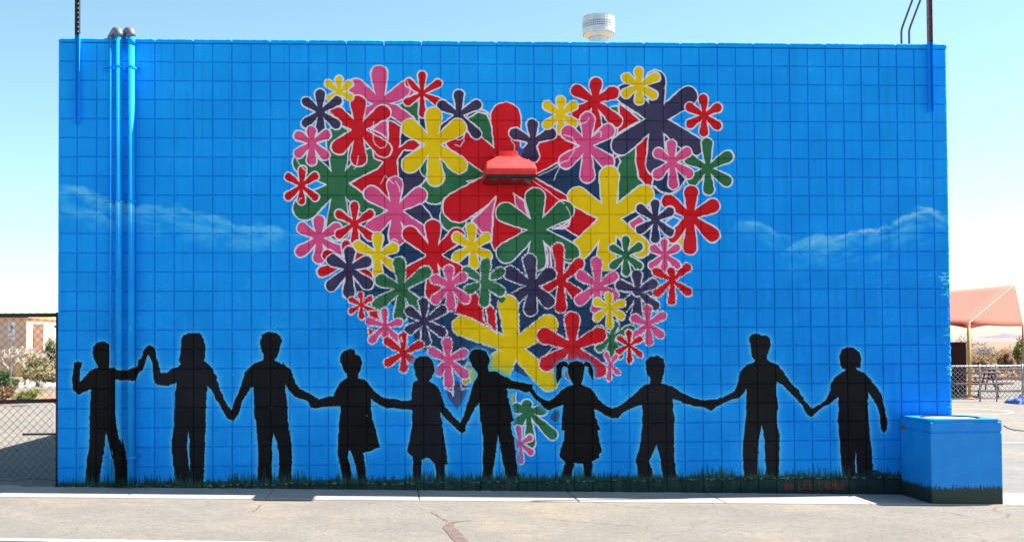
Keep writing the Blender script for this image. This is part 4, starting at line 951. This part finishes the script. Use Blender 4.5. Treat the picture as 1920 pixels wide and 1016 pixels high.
def blue_box():
    x0, x1, yf, yb = 9.105, 9.862, -.70, .02; zt = .675; x2 = x1
    zg = ground_z(9.5) - .02; O = ((x0 + x1) / 2, yf, zg)
    t = thing('blue_planter_box', 'square blue painted concrete box with sand filled top at the right corner of the wall', 'planter', O)
    zc = zt - .125
    def ringbox(xa, xb, ya, yb_, z0, z1, th, nm, mt, c=.005):
        b = MB(O)
        b.cbox(xa, xb, ya, ya + th, z0, z1, c)
        b.cbox(xa, xa + th, ya + th + .001, yb_, z0, z1, c); b.cbox(xb - th, xb, ya + th + .001, yb_, z0, z1, c)
        b.cbox(xa + th + .001, xb - th - .001, yb_ - th, yb_, z0, z1, c)
        return b.build(nm, mt, t)
    o = MB(O).cbox(x0, x1, yf, yb - .04, zg, zc - .012, .006).build('body', M['box'], t)
    MB(O).box(x0 + .008, x1 - .008, yf + .008, yb - .05, zc - .014, zc + .002).build('groove', M['blue'], t)
    b = MB(O); b.cbox(x0 + .001, x1 - .003, yf - .002, yb - .04, zc, zt - .03, .005)
    cx_, cy_ = (x0 + x1) / 2, (yf + yb - .04) / 2; hw, hd = (x1 - x0 - .004) / 2, (yb - .04 - yf) / 2 + .001; n = 48; vs = []; fs = []
    for k in range(n):
        a = 2 * math.pi * k / n; c_, s_ = math.cos(a), math.sin(a); m_ = 1 / max(abs(c_) / hw, abs(s_) / hd); ro = .30
        vs += [(cx_ + c_ * m_, cy_ + s_ * m_, zt - .029), (cx_ + c_ * (m_ - .003), cy_ + s_ * (m_ - .003), zt), (cx_ + c_ * ro, cy_ + s_ * ro, zt), (cx_ + c_ * ro, cy_ + s_ * ro, zt - .028)]
    for k in range(n):
        for q_ in range(3): a = k * 4 + q_; c = ((k + 1) % n) * 4 + q_; fs.append((a, c, c + 1, a + 1))
    b.add(vs, fs); b.build('rim', M['blue'], t)
    MB(O).lathe([(.296, zt - .029), (.296, zt - .012), (.0, zt - .006)], (cx_, cy_, 0), 40).build('sand_fill', M['pebble'], t)
    MB(O).lathe([(.300, zt - .006), (.300, zt + .004), (.292, zt + .004), (.292, zt - .006)], (cx_, cy_, 0), 48, False).build('rim_shadow_ring', M['black_metal'], t)  # black ring stands in for the shadow line round the opening
    MB(O).cbox(x1 - .0025, x1 + .012, yf + .02, yf + .12, zc + .012, zc + .11, .004).build('side_latch', M['blue'], t)
    MB(O).cbox(x0 - .014, x0 - .0005, -.12, -.05, zc - .03, zc + .02, .003).build('rusty_bracket', M['rust'], t)
blue_box()
b = MB(); pts = [gpt(*p) for p in ((1882, 798), (1890, 803), (1900, 806), (1915, 808), (1932, 809))]
o = MB().tube([p + Vector((0, 0, .008)) for p in pts], .008, 6).build('ground_cable', M['black_metal']); tag(o, 'thin dark cable lying on the pavement behind the blue box', 'cable')

# ------------------------------------------------------------------ chain-link, shared by both fences
def chainlink(b, x0, x1, z0f, z1, y, dw, r, hgt=None, amp=.008):
    """zigzag wires that hook into each other: each wire is a vertical zigzag in the plane of the fence"""
    dh = dw; n = int((x1 - x0) / (dw / 2)) + 1
    k = 0; x = x0
    while x <= x1:
        zb = z0f(x); m_ = int((z1 - zb) / (dh / 2)); pts = []
        for i in range(m_ + 1):
            s = 1 if i % 2 else -1
            pts.append((x + s * dw / 4 * 1.04, y + (s * amp * .5), z1 - i * dh / 2))
        if k % 2: pts = [(x - (p[0] - x), p[1], p[2]) for p in pts]
        vs = []; fs = []
        for p in pts:
            vs += [(p[0], p[1] - r, p[2]), (p[0] + r, p[1] + r * .6, p[2]), (p[0] - r, p[1] + r * .6, p[2])]
        for i in range(len(pts) - 1):
            for q_ in range(3):
                a = i * 3 + q_; c = i * 3 + (q_ + 1) % 3; fs.append((a, c, c + 3, a + 3))
        b.add(vs, fs); x += dw / 2; k += 1
def left_fence():
    x1 = -.03; x0 = -3.4; y = .06
    _, zt = ray(60, 591, y); _, zm = ray(60, 751, y); O = (x1, y, ground_z(-1))
    t = thing('chain_link_fence', 'dark chain-link fence joined to the left end of the mural wall', 'fence', O)
    zb = ground_z(-1) + .03
    MB(O).tube([(x0, y, zt - .002), (x1, y, zt)], .0215, 12).build('top_rail', M['fence_black'], t, True)
    MB(O).tube([(x0, y, zm - .05), (x1, y, zm)], .0215, 12).build('middle_rail', M['fence_black'], t, True)
    for px_ in (x1 + .002, -2.45):
        MB(O).tube([(px_, y, zb - .1), (px_, y, zt + .03)], .019 if px_ > -1 else .03, 12).build('post', M['fence_black'], t, True)
    b = MB(O); chainlink(b, x0, x1 - .02, lambda x: zb + .015 + .02 * math.sin(x * 9), zt + .035, y - .026, .084, .0029)
    b.build('mesh', M['wire_dark'], t)
    b = MB(O); n = 60; pts = [(x0 + (x1 - x0) * i / n, y - .026, zb + .035 + .012 * math.sin(i * .7)) for i in range(n + 1)]
    b.tube(pts, .0025, 4).build('tension_wire', M['wire_dark'], t)
    for i, z in enumerate([zt - .12, zm + .35, zm - .02, zm - .4, zb + .25]):
        MB(O).cbox(x1 - .022, x1 + .012, y - .04, y - .018, z - .012, z + .012, .003).build('clamp', M['dark_steel'], t)
left_fence()
# ------------------------------------------------------------------ playground side, right of the building
def at(u, v, Y):
    x, z = ray(u, v, Y); return Vector((x, Y, z))
GR = -.234
def right_fence():
    y = 18.4; x0 = at(1480, 700, y).x; x1 = at(2200, 700, y).x; zt = at(1850, 686, y).z; O = (x0, y, GR)
    t = thing('low_chain_link_fence', 'low galvanised chain-link fence in front of the picnic tables', 'fence', O)
    MB(O).tube([(x0, y, zt), (x1, y, zt)], .024, 8).build('top_rail', M['steel'], t, True)
    for u in (1490, 1580, 1670, 1760, 1837, 1868, 1917, 1990, 2080, 2190):
        x = at(u, 700, y).x; MB(O).tube([(x, y, GR - .1), (x, y, zt + .05)], .026 if u != 1868 else .02, 8).build('post', M['steel'], t, True)
    b = MB(O); chainlink(b, x0, x1, lambda x: GR + .04, zt + .02, y - .03, .13, .0085); b.build('mesh', M['wire_grey'], t)
right_fence()
def picnic(u, Y, lab, rz=0.0):
    c = at(u, 750, Y); c.z = GR
    t = thing('picnic_table', lab, 'picnic table', c, 'picnic tables under the canopy'); t.rotation_euler = (0, 0, rz)
    def part(nm, b, mt): return b.build(nm, mt, t)
    L = 1.83
    for k in range(3): part('top_plank', MB().cbox(-L / 2, L / 2, -.36 + k * .245, -.36 + k * .245 + .225, .72, .76, .006), M['maroon'])
    for s in (-1, 1):
        part('seat', MB().cbox(-L / 2, L / 2, s * .72 - .13, s * .72 + .13, .42, .46, .006), M['maroon'])
        xx = s * .62
        part('frame', MB().tube([(xx, -.72, .41), (xx, .72, .41)], .025, 8).tube([(xx, -.34, .71), (xx, .34, .71)], .022, 8), M['black_metal'])
        for q_ in (-1, 1):
            part('leg', MB().tube([(xx, q_ * .16, .71), (xx, q_ * .28, .45), (xx, q_ * .46, .18), (xx, q_ * .52, .01)], .027, 8), M['black_metal'])
picnic(1817, 20.6, 'maroon picnic table with black frame, the nearer one beside the wall end', .06)
picnic(1895, 24.5, 'maroon picnic table with black frame, the farther one toward the tarp', -.1)
def canopy():
    Y0, Y1 = 17.6, 22.5
    A = at(1816, 606.5, 19.6); B = at(1919, 611, 21.2); Pk = at(1903, 534, 22.6)
    back = at(1560, 600, 26.0); E = at(1640, 598, 21.5); F = Vector((B.x - 5.2, B.y + 5.4, B.z + .1)); G = Vector((B.x + .3, B.y + 2.0, B.z))
    Pl = at(1700, 552, 25.5)
    O = (A.x, A.y, GR); t = thing('shade_canopy', 'salmon pink fabric shade canopy on posts over the picnic tables', 'canopy', O)
    # fabric faces sag between the edges
    R2 = at(1818, 616, 28.0)
    def face(a, b_, c, d, sag, nm, mt):
        n = 8; vs = []; fs = []
        for i in range(n + 1):
            for j in range(n + 1):
                s_, q_ = i / n, j / n
                p = a.lerp(b_, s_).lerp(d.lerp(c, s_), q_)
                p = p + Vector((0, 0, -sag * math.sin(math.pi * s_) * (1 - q_) ** 1.5))
                vs.append(p - Vector(O))
        for i in range(n):
            for j in range(n): fs.append((i * (n + 1) + j, (i + 1) * (n + 1) + j, (i + 1) * (n + 1) + j + 1, i * (n + 1) + j + 1))
        o = mesh_obj(nm, vs, fs, mt, t, True); md = o.modifiers.new('thickness', 'SOLIDIFY'); md.thickness = .012
    face(E, A, Pk, Pl, .03, 'fabric_panel', M['canopy']); face(A, B, Pk, Pk, .03, 'fabric_panel', M['canopy'])
    face(B, R2, Pl, Pk, -.10, 'fabric_panel', M['canopy']); face(R2, E, Pl, Pl, -.08, 'fabric_panel', M['canopy'])
    MB(O).tube([A + Vector((0, -.02, .01)), Pk + Vector((0, -.02, .012))], .016, 6).build('seam', M['canopy_seam'], t)
    for p in (A, B, E, R2):
        MB(O).tube([(p.x + .02, p.y + .04, GR), (p.x + .02, p.y + .04, p.z + .02)], .045, 12).build('post', M['ochre'], t, True)
        MB(O).lathe([(.16, GR), (.16, GR + .03), (.09, GR + .05)], (p.x + .02, p.y + .04, 0), 12).build('post_base', M['ochre'], t)
canopy()
def shed():
    a = at(1700, 643, 21.8); c = at(1811.5, 643, 21.8); O = (c.x - .6, 22.4, GR); t = thing('maroon_cabinet', 'dark maroon metal cabinet standing under the pink canopy', 'cabinet', O)
    x0, x1, zt = c.x - 1.3, c.x, c.z
    MB(O).cbox(x0, x1, 21.8, 22.7, GR + .05, zt, .01).build('body', M['maroon_dark'], t)
    MB(O).cbox(x0 - .02, x1 + .02, 21.77, 22.73, zt + .001, zt + .03, .008).build('lid', M['maroon_dark'], t)
    for k in range(2): MB(O).cbox(x0 + .03 + k * .63, x0 + .63 + k * .62, 21.782, 21.799, GR + .10, zt - .05, .004).build('door', M['maroon_dark'], t)
shed()
def tarp_heap():
    c = at(1928, 750, 17.2); c.z = GR; t = thing('tarp_covered_heap', 'crumpled blue tarp thrown over a low heap beside the far fence', 'tarp', c)
    n = 26; vs = []; fs = []
    for j in range(n + 1):
        for i in range(n + 1):
            x = (i / n - .5) * 1.0; y = (j / n - .5) * .8; r_ = max(0, 1 - (x / .5) ** 4) * max(0, 1 - (y / .4) ** 4)
            z = .24 * r_ ** .5 * (.7 + .6 * mn.noise((x * 3, y * 3, 2))) + .05 * mn.noise((x * 14, y * 14, 0)) * r_ ** .3
            vs.append((x + .03 * mn.noise((x * 9, y * 9, 5)), y, max(z, .004)))
    for j in range(n):
        for i in range(n): a = j * (n + 1) + i; fs.append((a, a + 1, a + n + 2, a + n + 1))
    o = mesh_obj('cover', vs, fs, M['tarp'], t, False)
    return t
tarp_heap()
# court markings
def arc_line(name, c, r, a0, a1, wd):
    pts = [(c.x + r * math.cos(a0 + (a1 - a0) * k / 48), c.y + r * math.sin(a0 + (a1 - a0) * k / 48)) for k in range(49)]
    structure(strip(name, pts, wd, M['white_line']))
cc0 = gpt(1800, 771); arc_line('court_circle', cc0, 1.15, 0, 2 * math.pi, .05)
a_, b_ = gpt(1870, 830), gpt(1990, 830); structure(strip('court_line', [(a_.x, a_.y), (b_.x + 6, b_.y)], .06, M['white_line']))

# ------------------------------------------------------------------ vegetation
def leaves(b, c, rad, n, s, seed, flat_=.0, clump=9):
    """leaf clumps spread through an ellipsoid"""
    r_ = random.Random(seed); c = Vector(c)
    cl = []
    for _ in range(clump):
        d = Vector((r_.gauss(0, 1), r_.gauss(0, 1), r_.gauss(0, 1))).normalized() * (r_.random() ** .4) * .72
        cl.append((Vector((d.x * rad[0], d.y * rad[1], d.z * rad[2])), r_.uniform(.35, .6)))
    for _ in range(n):
        o_, k = r_.choice(cl)
        d = Vector((r_.gauss(0, 1), r_.gauss(0, 1), r_.gauss(0, 1))).normalized() * (r_.random() ** .45) * k
        p = c + o_ + Vector((d.x * rad[0], d.y * rad[1], d.z * rad[2]))
        if p.z < c.z - rad[2] * .98: continue
        u = Vector((r_.gauss(0, 1), r_.gauss(0, 1), r_.gauss(0, 1))).normalized(); w_ = u.orthogonal().normalized(); sz = s * r_.uniform(.6, 1.4)
        b.v += [p - b.o + u * sz, p - b.o + w_ * sz * .45, p - b.o - u * sz, p - b.o - w_ * sz * .45]; m_ = len(b.v); b.f.append((m_ - 4, m_ - 3, m_ - 2, m_ - 1))
def shrub(u, v, Y, wpx, hpx, mat, label, seed, name='shrub', cat='shrub', group='shrubs beyond the fences', n=2200, leaf=None, twiggy=False):
    c = at(u, v, Y); sc_ = (Y + CAM_D) / F_PX; rx = wpx * sc_ / 2; h = hpx * sc_; c.z = max(c.z, -.25); O = (c.x, Y, c.z)
    t = thing(name, label, cat, O, group); r_ = random.Random(seed)
    b = MB(O)
    for _ in range(14 if not twiggy else 60):
        a = r_.uniform(0, 6.28); k = r_.uniform(.2, .95); tip = Vector((c.x + math.cos(a) * rx * k, Y + math.sin(a) * rx * k, c.z + h * r_.uniform(.5, 1.0)))
        mid = Vector((c.x, Y, c.z)).lerp(tip, .5) + Vector((r_.gauss(0, .05), 0, h * .1)) * rx
        b.tube([(c.x + r_.gauss(0, .06) * rx, Y, c.z - .05), mid, tip], .012 * max(h, .6), 4, False, .003 * max(h, .6))
    b.build('branches', M['twig'] if twiggy else M['bark'], t)
    b = MB(O); leaves(b, (c.x, Y, c.z + h * .48), (rx, rx * .8, h * .52), n, leaf or max(.05, h * .045), seed)
    b.build('foliage', mat, t)
# left of the building, seen through the fence
shrub(72, 722, 24, 116, 50, M['leaf_dusty'], 'wide dusty green rounded shrub filling the middle of the planting bed', 1, n=5200)
shrub(48, 750, 15.6, 56, 27, M['leaf_olive'], 'low brownish green shrub near the foot of the sign pole', 2, n=2200, leaf=.028)
shrub(8, 750, 15.8, 46, 34, M['leaf_brown'], 'low brown dry shrub left of the sign pole', 3, n=2200, leaf=.028)
shrub(12, 728, 21, 70, 34, M['leaf_green'], 'dark green shrub behind the sign pole', 4, n=2600, leaf=.04)
shrub(74, 684, 38, 26, 26, M['leaf_olive'], 'bright olive bush in front of the yellow wall', 5, n=1500)
def bare_tree(u, v, Y, wpx, hpx, label, seed, mat='bark', leafmat=None, nl=0, name='bare_tree', cat='tree', lean=0.0):
    c = at(u, v, Y); sc_ = (Y + CAM_D) / F_PX; h = hpx * sc_; wd = wpx * sc_; c.z = -.1; h += at(u, v, Y).z + .1; O = tuple(c)
    t = thing(name, label, cat, O, 'trees beyond the fences'); r_ = random.Random(seed); b = MB(O); tr = MB(O); tips = []
    def grow(p, d, L, r, lv):
        mid = p + d * L * .5 + Vector((r_.gauss(0, .04), r_.gauss(0, .04), 0)) * L; e = p + d * L
        (tr if lv == 0 else b).tube([p, mid, e], r, 6 if lv < 2 else 3, False, r * .72)
        tips.append(e)
        if lv >= 5: return
        for _ in range(3 if lv < 4 else 2):
            a = Vector((r_.gauss(0, 1), r_.gauss(0, 1), r_.gauss(0, .6))); nd = (d * 1.0 + a.normalized() * (.62 + .08 * lv)).normalized(); nd.x *= (1 if wd < h else 1.25); nd.normalize()
            grow(e, nd, L * r_.uniform(.6, .82), r * .66, lv + 1)
    grow(Vector(c), Vector((lean, 0, 1)).normalized(), h * .26, h * .045, 0)
    tr.build('trunk', M[mat], t, True); b.build('crown' if not leafmat else 'branches', M[mat], t)
    if leafmat:
        b = MB(O); leaves(b, (c.x, Y, c.z + h * .62), (wd / 2, wd / 2 * .8, h * .40), nl, h * .022, seed + 1, clump=16); b.build('crown', M[leafmat], t)
bare_tree(50, 700, 30, 110, 82, 'leafless pale tree spreading in front of the yellow wall', 11, 'twig')
bare_tree(18, 700, 33, 90, 78, 'leafless grey tree right behind the small white sign', 17, 'bark')
bare_tree(99, 690, 36, 34, 62, 'dark half bare tree close to the left edge of the mural wall', 12, 'bark', 'leaf_green', 1300)
bare_tree(-60, 700, 34, 120, 90, 'leafless tree beyond the far left of the fence', 14, 'twig')
def tan_building():
    Y = 44; O = (at(30, 690, Y).x, Y, -.1); t = thing('tan_stucco_building', 'low pink and yellow stucco building behind the leafless trees', 'building', O)
    x0, x1, x2 = at(-260, 600, Y).x, at(50, 600, Y).x, at(70, 600, Y).x
    z1 = at(20, 597, Y).z; z2 = at(60, 606, Y).z
    MB(O).cbox(x0, x1, Y, Y + 9, -.1, z1, .02).build('wall', M['stucco_pink'], t)
    MB(O).cbox(x0 - .12, x1 + .12, Y - .12, Y + 9.1, z1 + .001, z1 + .16, .03).build('parapet', M['stucco_tan'], t)
    MB(O).cbox(x1 + .002, x2, Y + 1.0, Y + 7, -.1, z2, .02).build('stair_tower', M['stucco_pink'], t)
    MB(O).cbox(at(22, 600, Y - 3).x, at(58, 600, Y - 3).x, Y - 2.6, Y - .003, -.1, at(40, 662, Y - 3).z, .02).build('entry_wall', M['stucco_tan'], t)
    for k in range(4):
        xa = x0 + .8 + k * (x1 - x0 - 1.6) / 6
        f = MB(O).cbox(xa, xa + .75, Y - .03, Y - .002, .9, 1.9, .01).build('window', M['black_metal'], t)
        MB(O).box(xa + .06, xa + .69, Y - .036, Y - .031, .96, 1.84).build('pane', M['glass'], f)
tan_building()
# planting island kerb with worn red paint, road beyond
ka, kb = gpt(-200, 771, -.02), gpt(118, 756, -.02)
def kerb():
    d = (kb - ka).normalized(); n_ = Vector((-d.y, d.x, 0)); L = 6.2; k = bpy.data.objects.new('red_painted_kerb', None); COL.objects.link(k); k['kind'] = 'structure'
    nseg = 5; end = kb + d * 2.2; st = ka - d * 6; tot = (end - st).length
    for i in range(nseg):
        a = st.lerp(end, i / nseg) + d * .006; b2 = st.lerp(end, (i + 1) / nseg) - d * .006; bm_ = MB()
        z0, z1 = -.1, .12; c = .02
        v = [a, b2, b2 + n_ * .16, a + n_ * .16]
        bm_.add([(p.x, p.y, z0) for p in v] + [(p.x, p.y, z1 - (c if q_ < 2 else 0)) for q_, p in enumerate(v)] + [((a + n_ * c).x, (a + n_ * c).y, z1), ((b2 + n_ * c).x, (b2 + n_ * c).y, z1)],
                [(0, 1, 5, 4), (4, 5, 9, 8), (8, 9, 6, 7), (2, 3, 7, 6), (0, 4, 8, 7, 3), (1, 2, 6, 9, 5)])
        bm_.build('kerb_stone', M['red_curb'], k)
    vs = []; A_ = st + n_ * .165; B_ = end + n_ * .165; dp = 9.0
    vs = [(A_.x, A_.y, .08), (B_.x, B_.y, .08), (B_.x + .6, B_.y + dp, .10), (A_.x, A_.y + dp, .10)]
    structure(mesh_obj('planting_bed', vs, [(0, 1, 2, 3)], M['sand']))
kerb()
structure(strip('cross_street', [(-120, 30.5), (-40, 30.5), (-1.6, 30.5)], 5, M['walk'], .012))
def sign():
    Y = gpt(20, 750, 0).y + .25; a = at(15, 604, Y); c = at(28, 636, Y); px_ = at(20, 700, Y).x; O = (px_, Y, 0)
    t = thing('parking_sign', 'narrow white sign with red print on a thin metal pole', 'sign', O)
    MB(O).box(px_ - .012, px_ + .012, Y, Y + .02, -.05, a.z + .02).build('pole', M['steel'], t)
    MB(O).cbox(a.x, c.x, Y - .006, Y - .001, c.z, a.z, .002).build('panel', M['sign_white'], t)
    wd = c.x - a.x; hh = a.z - c.z; b = MB(O); r_ = random.Random(4)
    def bar(x0, x1, z0, z1): b.box(a.x + wd * x0, a.x + wd * x1, Y - .009, Y - .0065, c.z + hh * z0, c.z + hh * z1)
    # upright red circle sign over an arrow
    for k in range(12):
        a0 = 2 * math.pi * k / 12; bar(.5 + .2 * math.cos(a0) - .05, .5 + .2 * math.cos(a0) + .05, .72 + .085 * math.sin(a0) - .02, .72 + .085 * math.sin(a0) + .02)
    bar(.46, .56, .64, .8); bar(.38, .64, .50, .54); bar(.38, .64, .42, .46); bar(.25, .75, .14, .18); bar(.18, .32, .12, .20)
    b.build('red_print', M['sign_red'], t)
sign()
o = gpt(75, 815); MB
b = MB((o.x, o.y, o.z)); b.cbox(o.x - .28, o.x + .28, o.y - .05, o.y + .05, o.z, o.z + .03, .01); oo = b.build('wheel_stop_bar', M['black_metal']); oo.location = o; tag(oo, 'flat dark bar lying on the sunlit pavement behind the left fence', 'bar')
# right-hand brush and trees
shrub(1808, 700, 34, 46, 74, M['leaf_grey'], 'tall grey leafless thicket showing beside the wall end', 21, n=700, leaf=.05, twiggy=True)
shrub(1846, 700, 38, 60, 62, M['leaf_grey'], 'grey dry thicket right of the ochre canopy post', 22, n=900, leaf=.06, twiggy=True)
shrub(1838, 690, 30, 60, 30, M['leaf_brown'], 'low brown brush behind the picnic tables', 23, n=2400, leaf=.045)
shrub(1875, 690, 31, 56, 34, M['leaf_brown'], 'brown brush in the middle behind the low fence', 24, n=2400, leaf=.045)
shrub(1893, 692, 28, 22, 34, M['leaf_red'], 'small red brown bush behind the low fence', 25, n=1300, leaf=.04, twiggy=True)
shrub(1914, 692, 32, 34, 62, M['leaf_olive'], 'yellow green shrub at the far right behind the fence', 26, n=1800, leaf=.05)
shrub(1960, 692, 34, 80, 50, M['leaf_brown'], 'brown brush beyond the right edge of the canopy', 27, n=2200, leaf=.05)
b = MB()
for i in range(420):
    Y = random.uniform(34, 150); x = 3.6 + random.uniform(.12, .70) * (Y + 12)
    leaves(b, (x, Y, -.05), (random.uniform(.8, 2.6), 1.0, random.uniform(.4, .95)), 110, .12, i + 300, clump=5)
stuff(b.build('far_desert_brush', M['leaf_brown']))
b = MB()
for i in range(60):
    Y = random.uniform(58, 120); x = 3.6 - random.uniform(.27, .42) * (Y + 12)
    leaves(b, (x, Y, .3), (random.uniform(1, 2.6), 1.0, random.uniform(.6, 1.6)), 110, .16, i + 500, clump=5)
stuff(b.build('far_street_planting', M['leaf_green']))
def mountains():
    prof = [(1500, 640), (1600, 634), (1700, 640), (1760, 650), (1787, 650), (1800, 646), (1820, 641), (1838, 637), (1852, 630), (1866, 628), (1880, 624), (1892, 626), (1904, 625), (1914, 630), (1925, 634), (2000, 628), (2100, 636), (2300, 630), (2600, 640)]
    Y = 2600; vs = []; fs = []
    us = np.linspace(-2600, 5200, 760)
    for i, u in enumerate(us):
        v = float(np.interp(u, [p[0] for p in prof], [p[1] for p in prof])) if 1500 < u < 2600 else 640 + 4 * mn.noise((u * .004, 0, 0))
        v += 1.6 * mn.noise((u * .05, 3, 0)) + .8 * mn.noise((u * .16, 5, 0))
        for k in range(6):
            q_ = k / 5; Yk = Y - 700 * (1 - q_) ** 1.2; x, z = ray(u, v, Y); base = -5; z = z if 1600 < u < 2500 else 20 + 16 * mn.noise((u * .006, 9, 0)) + 4 * mn.noise((u * .04, 3, 0)); z = max(z, 9)
            zz = base + (z - base) * (q_ ** .9) * (1 + .12 * mn.noise((u * .03, k * 1.7, 1)) * (q_ < .99))
            vs.append((x + 20 * mn.noise((u * .05, k, 2)), Yk + 130 * mn.noise((u * .04, k * 2.1, 7)) * (1 - q_ + .2), zz))
    n = len(us)
    for i in range(n - 1):
        for k in range(5): a = i * 6 + k; fs.append((a, a + 6, a + 7, a + 1))
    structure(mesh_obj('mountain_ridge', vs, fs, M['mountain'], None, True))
mountains()
